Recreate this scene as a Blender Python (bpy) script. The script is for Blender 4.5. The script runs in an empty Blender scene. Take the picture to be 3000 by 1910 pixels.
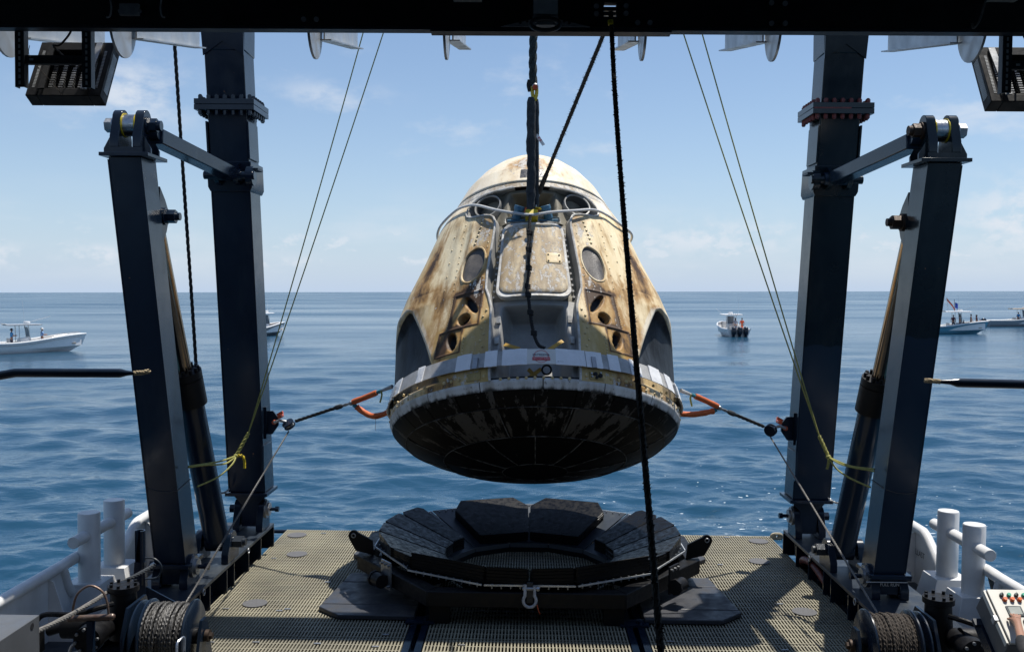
import bpy, bmesh, math, random
import numpy as np
from mathutils import Vector, Matrix, Euler
from math import sin, cos, pi, radians, atan2, hypot, degrees
random.seed(7)
SC = bpy.context.scene
COL = SC.collection
# ------------------------------------------------------------------ camera, sky, sun
H = 3.9                       # eye height above the working deck (metres)
F_PX, CX, CY = 2770., 1500., 955.
PITCH, YAW, ROLL, LIST = radians(2.07), radians(.95), radians(-.08), radians(.62)
cam_d = bpy.data.cameras.new('camera')
cam_d.sensor_width = 36; cam_d.lens = 36 * F_PX / 3000
cam_d.clip_start = .05; cam_d.clip_end = 80000
cam = bpy.data.objects.new('camera', cam_d); COL.objects.link(cam)
CAM_R = Matrix.Rotation(YAW, 3, 'Z') @ Matrix.Rotation(pi / 2 - PITCH, 3, 'X') @ Matrix.Rotation(ROLL, 3, 'Z')
cam.matrix_world = Matrix.Translation((0, 0, H)) @ CAM_R.to_4x4()
SC.camera = cam
LIST_M = Matrix.Translation((0, 0, H)) @ Matrix.Rotation(LIST, 4, 'Y') @ Matrix.Translation((0, 0, -H))   # the ship's slight list to starboard
SUN_V = Vector((.25, .20, 1)).normalized()
SUN_EL = math.asin(SUN_V.z); SUN_AZ = atan2(SUN_V.x, SUN_V.y)
HAZE = (4.2, 5.3, 7.0, 1)
W = bpy.data.worlds.new('World'); SC.world = W; W.use_nodes = True
def build_sky():
    nt = W.node_tree; N = nt.nodes; L = nt.links; N.clear()
    out = N.new('ShaderNodeOutputWorld'); bg = N.new('ShaderNodeBackground')
    sky = N.new('ShaderNodeTexSky'); sky.sky_type = 'NISHITA'; sky.sun_disc = False
    sky.sun_elevation = SUN_EL; sky.sun_rotation = SUN_AZ
    sky.altitude = 0; sky.air_density = 1.0; sky.dust_density = .25; sky.ozone_density = 4.0
    bg.inputs['Strength'].default_value = .10
    tc = N.new('ShaderNodeTexCoord'); sep = N.new('ShaderNodeSeparateXYZ'); L.new(tc.outputs['Generated'], sep.inputs[0])
    def M(op, a, b=None, c=None, clamp=False):
        n = N.new('ShaderNodeMath'); n.operation = op; n.use_clamp = clamp
        for i, v in enumerate((a, b, c)):
            if v is None: continue
            if isinstance(v, (int, float)): n.inputs[i].default_value = v
            else: L.new(v, n.inputs[i])
        return n.outputs[0]
    az = M('ARCTAN2', sep.outputs[0], sep.outputs[1]); el = M('ARCSINE', sep.outputs[2])
    def cloud(sa, se, off, lo, hi, e0, e1, e2, e3, detail):
        cv = N.new('ShaderNodeCombineXYZ')
        L.new(M('MULTIPLY', az, sa), cv.inputs[0]); L.new(M('MULTIPLY', el, se), cv.inputs[1]); cv.inputs[2].default_value = off
        no = N.new('ShaderNodeTexNoise'); no.inputs['Scale'].default_value = 1; no.inputs['Detail'].default_value = detail
        no.inputs['Roughness'].default_value = .58
        L.new(cv.outputs[0], no.inputs['Vector'])
        def ss(x, a, b):
            m = N.new('ShaderNodeMapRange'); m.interpolation_type = 'SMOOTHSTEP'
            L.new(x, m.inputs[0]); m.inputs[1].default_value = a; m.inputs[2].default_value = b; return m.outputs[0]
        m = ss(no.outputs[0], lo, hi)
        band = M('MULTIPLY', ss(el, e0, e1), M('SUBTRACT', 1., ss(el, e2, e3)))
        return M('MULTIPLY', m, band)
    c1 = M('MULTIPLY', cloud(26, 50, 3.1, .545, .66, .018, .034, .05, .080, 7), .55)
    c1b = M('MULTIPLY', cloud(7, 26, 8.6, .46, .75, .0, .03, .06, .12, 6), .30)
    c2 = M('MULTIPLY', cloud(7, 15, 14.3, .565, .76, .10, .14, .20, .27, 6), .55)
    cm = M('MAXIMUM', M('MAXIMUM', c1, c1b), c2)
    def bank(a0, e0, wa, we, amt, off, sa=16, se=30, lo=.40, hi=.64):      # single banks of cloud where the sky has them
        n_ = cloud(sa, se, off, lo, hi, -1, -.9, 2, 3, 7)
        d = M('ADD', M('POWER', M('DIVIDE', M('SUBTRACT', az, a0), wa), 2.), M('POWER', M('DIVIDE', M('SUBTRACT', el, e0), we), 2.))
        return M('MULTIPLY', M('MULTIPLY', n_, M('POWER', 2.718, M('MULTIPLY', d, -1.))), amt)
    for b_ in ((-.40, .19, .06, .032, .8, 21.3), (-.205, .20, .05, .012, .6, 5.7), (.475, .066, .05, .034, .95, 9.1, 30, 44), (.20, .055, .10, .016, .8, 2.2, 34, 52), (-.52, .034, .03, .010, .95, 7.7, 40, 60), (-.43, .037, .03, .008, .9, 3.3, 44, 66), (-.28, .03, .05, .007, .7, 1.3, 44, 66)):
        cm = M('MAXIMUM', cm, bank(*b_))
    mix = N.new('ShaderNodeMix'); mix.data_type = 'RGBA'
    # humid air: the sky pales to a milky blue towards the horizon
    hz = N.new('ShaderNodeMix'); hz.data_type = 'RGBA'
    hf = M('ADD', M('MULTIPLY', M('POWER', 2.718, M('MULTIPLY', M('MAXIMUM', el, 0.), -9.5)), .84), .06)
    L.new(hf, hz.inputs[0]); L.new(sky.outputs[0], hz.inputs[6]); hz.inputs[7].default_value = HAZE
    L.new(cm, mix.inputs[0]); L.new(hz.outputs[2], mix.inputs[6]); mix.inputs[7].default_value = (6.3, 6.7, 7.3, 1)
    L.new(mix.outputs[2], bg.inputs[0]); L.new(bg.outputs[0], out.inputs[0])
build_sky()
sun_d = bpy.data.lights.new('sun', 'SUN'); sun_d.energy = 5.0; sun_d.angle = radians(.53); sun_d.color = (1, .955, .88)
sun = bpy.data.objects.new('sun', sun_d); COL.objects.link(sun)
sun.rotation_euler = (-SUN_V).to_track_quat('-Z', 'Y').to_euler(); sun.location = (20, 20, 60)
SC.view_settings.view_transform = 'Standard'; SC.view_settings.look = 'None'
SC.view_settings.exposure = .28; SC.view_settings.gamma = 1
try: SC.view_settings.use_curve_mapping = False
except Exception: pass
SC.render.engine = 'CYCLES'

# ------------------------------------------------------------------ helpers
_Rs = Matrix.Rotation(LIST, 3, 'Y').inverted()
def ray(px, py): return _Rs @ (CAM_R @ Vector(((px - CX) / F_PX, -(py - CY) / F_PX, -1)))
def at(px, py, Y):           # a measured point at distance Y astern (ship frame)
    d = ray(px, py); return Vector((0, 0, H)) + d * (Y / d.y)
def V(*a): return Vector(a)

class MB:
    def __init__(s): s.v = []; s.f = []
    def add(s, vs, fs):
        o = len(s.v); s.v += [tuple(p) for p in vs]; s.f += [tuple(i + o for i in f) for f in fs]; return s
    def box(s, c, d, R=None):
        c = Vector(c); pts = []
        for z in (-.5, .5):
            for y in (-.5, .5):
                for x in (-.5, .5):
                    p = Vector((x * d[0], y * d[1], z * d[2]))
                    pts.append(c + (R @ p if R else p))
        return s.add(pts, [(0, 2, 3, 1), (4, 5, 7, 6), (0, 1, 5, 4), (2, 6, 7, 3), (0, 4, 6, 2), (1, 3, 7, 5)])
    def bx(s, x0, x1, y0, y1, z0, z1):
        return s.box(((x0 + x1) / 2, (y0 + y1) / 2, (z0 + z1) / 2), (abs(x1 - x0), abs(y1 - y0), abs(z1 - z0)))
    def loft(s, rings, cap=True, closed=True):
        n = len(rings[0]); vs = [p for r in rings for p in r]; fs = []
        for k in range(len(rings) - 1):
            for i in range(n if closed else n - 1):
                j = (i + 1) % n
                fs.append((k * n + i, k * n + j, (k + 1) * n + j, (k + 1) * n + i))
        if cap:
            fs.append(tuple(range(n - 1, -1, -1))); fs.append(tuple((len(rings) - 1) * n + i for i in range(n)))
        return s.add(vs, fs)
    def cyl(s, p0, p1, r0, r1=None, n=16):
        r1 = r0 if r1 is None else r1
        p0 = Vector(p0); p1 = Vector(p1); a = (p1 - p0).normalized()
        u = a.orthogonal().normalized(); w = a.cross(u)
        return s.loft([[p + (u * cos(2 * pi * i / n) + w * sin(2 * pi * i / n)) * r for i in range(n)] for p, r in ((p0, r0), (p1, r1))])
    def bar(s, p0, p1, w, h, up=(0, 0, 1)):
        p0 = Vector(p0); p1 = Vector(p1); a = (p1 - p0).normalized(); up = Vector(up)
        x = a.cross(up).normalized(); z = x.cross(a)
        return s.loft([[p + x * (sx * w / 2) + z * (sz * h / 2) for sx, sz in ((-1, -1), (1, -1), (1, 1), (-1, 1))] for p in (p0, p1)])
    def tube(s, pts, r, n=8, closed=False):
        pts = [Vector(p) for p in pts]; m = len(pts)
        rr = r if isinstance(r, (list, tuple)) else [r] * m
        rings = []; u = None
        for i, p in enumerate(pts):
            if closed: t = pts[(i + 1) % m] - pts[i - 1]
            else: t = pts[min(i + 1, m - 1)] - pts[max(i - 1, 0)]
            t.normalize()
            if u is None: u = t.orthogonal().normalized()
            else:
                u = u - t * u.dot(t)
                u = u.normalized() if u.length > 1e-6 else t.orthogonal().normalized()
            w = t.cross(u)
            rings.append([p + (u * cos(2 * pi * k / n) + w * sin(2 * pi * k / n)) * rr[i] for k in range(n)])
        if closed:
            o = len(s.v); s.loft(rings, cap=False)
            L = (m - 1) * n
            s.f += [(o + L + k, o + L + (k + 1) % n, o + (k + 1) % n, o + k) for k in range(n)]
            return s
        return s.loft(rings)
    def prism(s, poly, axis, a0, a1):          # polygon in the other two axes, extruded along axis
        def P(p, a): return {'x': (a, p[0], p[1]), 'y': (p[0], a, p[1]), 'z': (p[0], p[1], a)}[axis]
        return s.loft([[P(p, a0) for p in poly], [P(p, a1) for p in poly]])
    def lathe(s, prof, c=(0, 0, 0), axis='z', n=32):
        c = Vector(c)
        def P(r, z, t):
            a, b = r * cos(t), r * sin(t)
            return c + Vector({'z': (a, b, z), 'x': (z, a, b), 'y': (b, z, a)}[axis])
        rings = [[P(max(r, 1e-4), z, 2 * pi * i / n) for i in range(n)] for r, z in prof]
        return s.loft(rings, cap=True)
    def ball(s, c, r, n=10, m=6, sc=(1, 1, 1)):
        c = Vector(c)
        rings = []
        for k in range(m + 1):
            th = pi * k / m; rad = max(sin(th), .01)
            rings.append([c + Vector((r * sc[0] * rad * cos(2 * pi * i / n), r * sc[1] * rad * sin(2 * pi * i / n), -r * sc[2] * cos(th))) for i in range(n)])
        return s.loft(rings)
    def torus(s, c, R, r, ax1, ax2, n=20, m=8, a0=0, a1=2 * pi):
        c = Vector(c); ax1 = Vector(ax1); ax2 = Vector(ax2)
        full = abs(a1 - a0) > 6.28
        k = n if full else n + 1
        pts = [c + ax1 * (R * cos(a0 + (a1 - a0) * i / n)) + ax2 * (R * sin(a0 + (a1 - a0) * i / n)) for i in range(k)]
        return s.tube(pts, r, m, closed=full)
    def build(s, name, m, parent=None, ang=40, bev=0, fix=True, flat=False):
        me = bpy.data.meshes.new(name)
        off = ORI.get(parent.name, Vector()) if parent else Vector()
        vs = [(p[0] - off[0], p[1] - off[1], p[2] - off[2]) for p in s.v]
        me.from_pydata(vs, [], s.f)
        if fix:
            b = bmesh.new(); b.from_mesh(me); bmesh.ops.recalc_face_normals(b, faces=b.faces); b.to_mesh(me); b.free()
        if not flat:
            me.polygons.foreach_set('use_smooth', [True] * len(me.polygons)); me.set_sharp_from_angle(angle=radians(ang))
        o = bpy.data.objects.new(name, me); COL.objects.link(o)
        if m: me.materials.append(m)
        if parent: o.parent = parent; ORI[o.name] = off
        if bev:
            bm = o.modifiers.new('bevel', 'BEVEL'); bm.width = bev; bm.segments = 2; bm.limit_method = 'ANGLE'; bm.angle_limit = radians(50)
        me.update(); return o
ORI = {}
def thing(name, label, cat, loc=(0, 0, 0), group=None, rot=None, local=False):
    o = bpy.data.objects.new(name, None); COL.objects.link(o); o.location = loc; o.empty_display_size = .1
    if rot is not None: o.rotation_euler = rot
    ORI[o.name] = Vector() if local else Vector(loc)
    o['label'] = label; o['category'] = cat
    if group: o['group'] = group
    return o
def tag(o, label, cat, group=None):
    o['label'] = label; o['category'] = cat
    if group: o['group'] = group
    return o
def struct(o): o['kind'] = 'structure'; return o
def inst(src_mesh, name, parent, loc, R=None):
    o = bpy.data.objects.new(name, src_mesh); COL.objects.link(o)
    off = ORI.get(parent.name, Vector()) if parent else Vector()
    o.matrix_basis = Matrix.Translation(Vector(loc) - off) @ (R.to_4x4() if R else Matrix.Identity(4))
    if parent: o.parent = parent; ORI[o.name] = off
    return o
def mesh_of(mb, name, m, ang=40):
    o = mb.build(name, m, None, ang); me = o.data; bpy.data.objects.remove(o); return me
def smooth(pts, k=6):          # Catmull-Rom
    P = [Vector(p) for p in pts]; out = []
    for i in range(len(P) - 1):
        p0 = P[max(i - 1, 0)]; p1 = P[i]; p2 = P[i + 1]; p3 = P[min(i + 2, len(P) - 1)]
        for j in range(k):
            t = j / k
            out.append(.5 * ((2 * p1) + (p2 - p0) * t + (2 * p0 - 5 * p1 + 4 * p2 - p3) * t * t + (3 * p1 - p0 - 3 * p2 + p3) * t ** 3))
    out.append(P[-1]); return out
def sag(p0, p1, d, n=12):
    p0 = Vector(p0); p1 = Vector(p1)
    return [p0.lerp(p1, i / n) - Vector((0, 0, 4 * d * (i / n) * (1 - i / n))) for i in range(n + 1)]
def strands(pts, R, r, turns_per_m, k=3, n=5):   # laid rope: k strands twisted round the path
    pts = [Vector(p) for p in pts]; L = [0]
    for a, b in zip(pts, pts[1:]): L.append(L[-1] + (b - a).length)
    tot = L[-1]; m = max(8, int(tot * turns_per_m * 9)); mb = MB()
    def ev(x):
        i = max(0, min(len(pts) - 2, int(np.searchsorted(L, x)) - 1)); t = (x - L[i]) / max(1e-6, L[i + 1] - L[i])
        return pts[i].lerp(pts[i + 1], t), (pts[i + 1] - pts[i]).normalized()
    for s_ in range(k):
        q = []
        for i in range(m + 1):
            x = tot * i / m; p, t = ev(x); u = t.cross(Vector((.13, .97, .2))).normalized(); w = t.cross(u)
            a = 2 * pi * (x * turns_per_m + s_ / k); q.append(p + (u * cos(a) + w * sin(a)) * R)
        mb.tube(q, r, n)
    return mb

# ------------------------------------------------------------------ materials
def pmat(name, col, rough=.5, metal=0., var=.25, scale=5., bump=0., bscale=60., col2=None, lo=.35, hi=.7, rv=.12, stretch=(1, 1, 1), spec=.5, coat=0.):
    m = bpy.data.materials.new(name); m.use_nodes = True
    nt = m.node_tree; N = nt.nodes; L = nt.links; b = N['Principled BSDF']
    tc = N.new('ShaderNodeTexCoord'); mp = N.new('ShaderNodeMapping'); mp.inputs['Scale'].default_value = stretch
    L.new(tc.outputs['Object'], mp.inputs[0])
    n1 = N.new('ShaderNodeTexNoise'); n1.inputs['Scale'].default_value = scale; n1.inputs['Detail'].default_value = 7; n1.inputs['Roughness'].default_value = .62
    L.new(mp.outputs[0], n1.inputs['Vector'])
    mr = N.new('ShaderNodeMapRange'); mr.inputs[1].default_value = lo; mr.inputs[2].default_value = hi; L.new(n1.outputs[0], mr.inputs[0])
    mx = N.new('ShaderNodeMix'); mx.data_type = 'RGBA'; L.new(mr.outputs[0], mx.inputs[0])
    c2 = col2 or tuple(c * (1 - var) for c in col)
    mx.inputs[6].default_value = (*col, 1); mx.inputs[7].default_value = (*c2, 1)
    L.new(mx.outputs[2], b.inputs['Base Color'])
    n2 = N.new('ShaderNodeTexNoise'); n2.inputs['Scale'].default_value = scale * 3.1; n2.inputs['Detail'].default_value = 5; L.new(mp.outputs[0], n2.inputs['Vector'])
    r = N.new('ShaderNodeMapRange'); r.inputs[1].default_value = .3; r.inputs[2].default_value = .7
    r.inputs[3].default_value = max(.02, rough - rv); r.inputs[4].default_value = min(1, rough + rv); L.new(n2.outputs[0], r.inputs[0]); L.new(r.outputs[0], b.inputs['Roughness'])
    b.inputs['Metallic'].default_value = metal; b.inputs['Specular IOR Level'].default_value = spec
    if coat: b.inputs['Coat Weight'].default_value = coat; b.inputs['Coat Roughness'].default_value = .15
    if bump:
        n3 = N.new('ShaderNodeTexNoise'); n3.inputs['Scale'].default_value = bscale; n3.inputs['Detail'].default_value = 4; L.new(mp.outputs[0], n3.inputs['Vector'])
        bp = N.new('ShaderNodeBump'); bp.inputs['Strength'].default_value = bump; bp.inputs['Distance'].default_value = .01; L.new(n3.outputs[0], bp.inputs['Height']); L.new(bp.outputs[0], b.inputs['Normal'])
    return m
def paint(name, col, rough=.3, chip=(.35, .16, .07), amt=.30, dust=(.10, .105, .10)):
    """old marine paint: dusty film, runs, sparse chips"""
    m = pmat(name, col, rough, 0, .3, 1.6, .03, 18, rv=.06)
    m.node_tree.nodes['Principled BSDF'].inputs['IOR'].default_value = 1.42
    nt = m.node_tree; N = nt.nodes; L = nt.links; b = N['Principled BSDF']
    src = b.inputs['Base Color'].links[0].from_socket
    tc = N.new('ShaderNodeTexCoord')
    def nz(sc, det, st=(1, 1, 1)):
        mp = N.new('ShaderNodeMapping'); mp.inputs['Scale'].default_value = st; L.new(tc.outputs['Object'], mp.inputs[0])
        n = N.new('ShaderNodeTexNoise'); n.inputs['Scale'].default_value = sc; n.inputs['Detail'].default_value = det; n.inputs['Roughness'].default_value = .65; L.new(mp.outputs[0], n.inputs['Vector']); return n.outputs[0]
    def rng(x, a, b_, lo=0., hi=1.):
        q = N.new('ShaderNodeMapRange'); q.inputs[1].default_value = a; q.inputs[2].default_value = b_; q.inputs[3].default_value = lo; q.inputs[4].default_value = hi; L.new(x, q.inputs[0]); return q.outputs[0]
    def mix(f, a, c):
        q = N.new('ShaderNodeMix'); q.data_type = 'RGBA'; L.new(f, q.inputs[0]); L.new(a, q.inputs[6]); q.inputs[7].default_value = (*c, 1); return q.outputs[2]
    x = mix(rng(nz(2.2, 6, (1.5, 1.5, .35)), .52, .8, 0, amt), src, dust)
    x = mix(rng(nz(14, 8), .71, .735, 0, .8), x, chip)
    L.new(x, b.inputs['Base Color']); return m
M = {}
M['navy'] = paint('navy_paint', (.0075, .0155, .031), .20, amt=.14)
def two_tone(m, zc, low):      # repaint line across the starboard legs
    nt = m.node_tree; N = nt.nodes; L = nt.links; b = N['Principled BSDF']; src = b.inputs['Base Color'].links[0].from_socket
    tc = N.new('ShaderNodeTexCoord'); sp = N.new('ShaderNodeSeparateXYZ'); L.new(tc.outputs['Object'], sp.inputs[0])
    n = N.new('ShaderNodeTexNoise'); n.inputs['Scale'].default_value = 6; L.new(tc.outputs['Object'], n.inputs['Vector'])
    a = N.new('ShaderNodeMath'); a.operation = 'MULTIPLY_ADD'; L.new(n.outputs[0], a.inputs[0]); a.inputs[1].default_value = .10; L.new(sp.outputs[2], a.inputs[2])
    r = N.new('ShaderNodeMapRange'); r.inputs[1].default_value = zc; r.inputs[2].default_value = zc + .015; L.new(a.outputs[0], r.inputs[0])
    q = N.new('ShaderNodeMix'); q.data_type = 'RGBA'; L.new(r.outputs[0], q.inputs[0]); q.inputs[6].default_value = (*low, 1); L.new(src, q.inputs[7]); L.new(q.outputs[2], b.inputs['Base Color'])
M['navy_top'] = paint('navy_deck_paint', (.022, .031, .044), .42, amt=.5)
M['green_navy'] = paint('dark_green_navy_paint', (.005, .013, .019), .20, amt=.14)
two_tone(M['green_navy'], 2.88, (.011, .023, .042))
M['black'] = pmat('black_paint', (.006, .006, .007), .5, 0, .4, 6, .1, 40, spec=.25)
M['beam'] = pmat('beam_black', (.006, .006, .008), .55, 0, .4, 4, .1, 50)
M['rubber'] = pmat('black_rubber', (.0055, .0055, .006), .40, 0, .4, 5, .25, 45, rv=.2, spec=.14)
M['mat'] = pmat('rubber_mat', (.036, .038, .045), .55, 0, .45, 2.2, .2, 80, rv=.2)
M['white'] = paint('white_marine_paint', (.74, .74, .73), .36, chip=(.30, .17, .09), amt=.22, dust=(.42, .40, .36))
M['white_w'] = pmat('white_gelcoat', (.8, .8, .79), .25, 0, .06, 2)
M['steel'] = pmat('bright_steel', (.45, .46, .48), .33, 1., .3, 8, .05, 60)
M['galv'] = pmat('galvanised_steel', (.42, .43, .44), .45, .9, .35, 10, .1, 60)
M['wire'] = pmat('steel_wire_rope', (.07, .067, .063), .55, .1, .5, 25, .2, 200)
M['rod'] = pmat('bronze_tinted_chrome', (.36, .27, .19), .17, 1., .3, 3, rv=.06)
M['alu'] = pmat('aluminium_sheet', (.60, .61, .61), .42, .55, .2, 5, .05, 40, col2=(.42, .44, .45), rv=.12)
M['frp'] = pmat('cream_grp_grating', (.30, .275, .195), .65, 0, .3, 1.1, .15, 90, col2=(.16, .147, .11))
M['disc'] = pmat('grit_cover', (.11, .11, .115), .75, 0, .3, 60, .5, 220)
M['rust'] = pmat('rusty_pipe', (.20, .155, .13), .45, .6, .6, 9, .2, 60, col2=(.10, .05, .03))
M['rust_bolt'] = pmat('rusty_bolt', (.055, .034, .022), .6, .4, .5, 12, .2, 60)
M['red'] = pmat('red_primer', (.15, .022, .02), .55, 0, .4, 10)
M['orange'] = pmat('orange_sleeve', (.62, .13, .03), .6, 0, .3, 14, .5, 60)
M['orange_hw'] = pmat('orange_shackle', (.55, .09, .03), .45, 0, .3, 10)
M['yellow'] = pmat('yellow_hook', (.62, .46, .02), .4, 0, .2, 8)
M['tagline'] = pmat('yellow_green_line', (.34, .33, .085), .7, 0, .4, 30, .3, 200)
M['brown_rope'] = pmat('tarred_rope', (.06, .048, .038), .9, 0, .5, 30, .5, 200)
M['black_rope'] = pmat('black_rope', (.012, .012, .012), .85, 0, .4, 30, .5, 200)
M['grey_rope'] = pmat('grey_braided_rope', (.19, .18, .165), .85, 0, .45, 25, .5, 160)
M['sling'] = pmat('dark_sling_fabric', (.035, .042, .05), .85, 0, .5, 12, .5, 50)
M['teal'] = pmat('teal_wrap', (.02, .20, .26), .6)
M['webbing'] = pmat('grey_webbing', (.46, .46, .455), .75, 0, .25, 7, .35, 140, col2=(.30, .295, .285))
M['sheet'] = pmat('white_plastic_wrap', (.80, .80, .80), .4, 0, .1, 6, .6, 22)
M['blue_hw'] = pmat('blue_cap', (.06, .16, .25), .35, 0, .2, 8)
M['grey_box'] = pmat('grey_enclosure', (.10, .105, .112), .45, 0, .25, 3)
M['panel'] = pmat('cream_panel', (.62, .60, .53), .4, 0, .1, 3)
M['bay'] = pmat('beige_bay', (.23, .21, .16), .7, 0, .4, 4, .2, 40, col2=(.12, .11, .085))
M['bay_dark'] = pmat('shaded_khaki_pocket', (.20, .18, .13), .8, 0, .4, 6, .2, 40)
M['metal_bay'] = pmat('grey_primer_metal', (.37, .365, .345), .5, .05, .25, 3, .08, 60, col2=(.25, .245, .23))
M['hole'] = pmat('dark_interior', (.010, .010, .012), .6, 0)
M['lip'] = pmat('white_grey_lip', (.62, .62, .60), .6, 0, .4, 9, .4, 40, col2=(.34, .30, .24))
M['hose'] = pmat('red_hose', (.13, .018, .014), .5, 0, .3, 10)
M['skin'] = pmat('skin', (.33, .17, .11), .55, 0, .15, 6)
M['hair'] = pmat('dark_hair', (.02, .014, .01), .6)
for k, c in dict(cl_blue=(.05, .25, .5), cl_navy=(.015, .02, .05), cl_white=(.7, .72, .75), cl_orange=(.75, .10, .03), cl_black=(.012, .012, .014), cl_lblue=(.25, .42, .7), cl_maroon=(.10, .02, .03), cl_grey=(.2, .22, .28), cl_red=(.5, .03, .03)).items():
    M[k] = pmat('cloth_' + k[3:], c, .85, 0, .25, 8)
M['outboard'] = pmat('outboard_cowl', (.012, .016, .03), .25)
M['boat_blue'] = pmat('light_blue_gelcoat', (.12, .34, .46), .25, 0, .06, 2)
M['boat_grey'] = pmat('grey_gelcoat', (.30, .33, .36), .3, 0, .06, 2)
M['boat_dark'] = pmat('dark_grey_gelcoat', (.13, .16, .18), .3, 0, .06, 2)
M['tan'] = pmat('tan_deck', (.45, .36, .25), .6)
M['glass'] = pmat('tinted_windscreen', (.16, .19, .22), .12)
M['strap'] = pmat('grey_hanger_paint', (.46, .46, .47), .55, 0, .3, 12)
M['gusset'] = pmat('worn_grey_plate', (.30, .30, .31), .6, 0, .4, 30, .3, 120)
M['bulkhead'] = pmat('bulkhead_paint', (.014, .018, .026), .6, 0, .2, 2)
M['green_btn'] = pmat('green_button', (.01, .32, .20), .35)
M['orange_btn'] = pmat('orange_button', (.70, .13, .02), .35)
M['black_btn'] = pmat('black_knob', (.02, .035, .04), .35)
M['screen'] = pmat('grey_display', (.40, .42, .38), .2)
M['ink_red'] = pmat('red_print', (.55, .03, .04), .6)
M['ink_navy'] = pmat('navy_print', (.03, .04, .10), .6)
M['ink_white'] = pmat('white_print', (.75, .75, .75), .6)
M['ink_black'] = pmat('black_print', (.02, .02, .02), .6)
M['yellow_strap'] = pmat('gold_strap', (.50, .30, .05), .6)
M['gold'] = None
SHIP = []
# ------------------------------------------------------------------ sea
def sea_material():
    m = bpy.data.materials.new('sea_water'); m.use_nodes = True
    nt = m.node_tree; N = nt.nodes; L = nt.links; b = N['Principled BSDF']
    b.inputs['Base Color'].default_value = (.011, .050, .094, 1); b.inputs['IOR'].default_value = 1.333
    ra = N.new('ShaderNodeAttribute'); ra.attribute_name = 'chop'; 
    gm = N.new('ShaderNodeMapping'); gm.inputs['Scale'].default_value = (.008, .03, 1); gtc = N.new('ShaderNodeTexCoord'); L.new(gtc.outputs['Object'], gm.inputs[0])
    gn = N.new('ShaderNodeTexNoise'); gn.inputs['Scale'].default_value = 1; gn.inputs['Detail'].default_value = 7; gn.inputs['Roughness'].default_value = .62; L.new(gm.outputs[0], gn.inputs['Vector'])
    gr_ = N.new('ShaderNodeMapRange'); gr_.inputs[1].default_value = .35; gr_.inputs[2].default_value = .65; gr_.inputs[3].default_value = .45; gr_.inputs[4].default_value = 1.55; L.new(gn.outputs[0], gr_.inputs[0])     # gust patches
    gq = N.new('ShaderNodeMath'); gq.operation = 'MULTIPLY'; L.new(ra.outputs['Fac'], gq.inputs[0]); L.new(gr_.outputs[0], gq.inputs[1]); L.new(gq.outputs[0], b.inputs['Roughness'])
    tc = N.new('ShaderNodeTexCoord'); prev = None
    for sc, st, dist, det in ((1.1, .8, .10, 7), (3.6, .7, .035, 5), (.33, .55, .16, 6), (.11, .3, .4, 5)):
        mp = N.new('ShaderNodeMapping'); mp.inputs['Scale'].default_value = (.55, 1, 1); mp.inputs['Rotation'].default_value = (0, 0, radians(9))
        L.new(tc.outputs['Object'], mp.inputs[0])
        n = N.new('ShaderNodeTexNoise'); n.inputs['Scale'].default_value = sc; n.inputs['Detail'].default_value = det; n.inputs['Roughness'].default_value = .55
        n.inputs['Distortion'].default_value = .4
        L.new(mp.outputs[0], n.inputs['Vector'])
        bp = N.new('ShaderNodeBump'); bp.inputs['Strength'].default_value = st; bp.inputs['Distance'].default_value = dist
        L.new(n.outputs[0], bp.inputs['Height'])
        if prev: L.new(prev, bp.inputs['Normal'])
        prev = bp.outputs[0]
    L.new(prev, b.inputs['Normal'])
    def mth(op, x, y):
        q = N.new('ShaderNodeMath'); q.operation = op
        for i, v in ((0, x), (1, y)):
            if isinstance(v, (int, float)): q.inputs[i].default_value = v
            else: L.new(v, q.inputs[i])
        return q.outputs[0]
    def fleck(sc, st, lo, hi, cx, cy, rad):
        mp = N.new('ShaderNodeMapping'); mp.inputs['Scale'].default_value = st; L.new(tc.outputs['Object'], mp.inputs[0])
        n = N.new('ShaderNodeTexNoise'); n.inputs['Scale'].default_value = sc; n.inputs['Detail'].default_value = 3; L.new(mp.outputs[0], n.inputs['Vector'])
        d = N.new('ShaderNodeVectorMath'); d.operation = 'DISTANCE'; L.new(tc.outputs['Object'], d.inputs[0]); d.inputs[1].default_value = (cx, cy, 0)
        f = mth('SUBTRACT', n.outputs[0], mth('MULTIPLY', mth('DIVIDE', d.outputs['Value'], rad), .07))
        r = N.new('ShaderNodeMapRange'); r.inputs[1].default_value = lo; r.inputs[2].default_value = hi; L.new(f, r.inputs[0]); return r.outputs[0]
    white_flecks = mth('MAXIMUM', fleck(5.5, (.6, 1, 1), .655, .675, 5.5, 19, 7), fleck(9., (.5, 1, 1), .70, .715, 9, 24, 12))  # white flecks in the base colour, thinning out from two centres astern
    mx = N.new('ShaderNodeMix'); mx.data_type = 'RGBA'; L.new(white_flecks, mx.inputs[0]); mx.inputs[6].default_value = b.inputs['Base Color'].default_value; mx.inputs[7].default_value = (.75, .8, .82, 1)
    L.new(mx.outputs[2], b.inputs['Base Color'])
    return m
SEA_Z = -1.5
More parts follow.
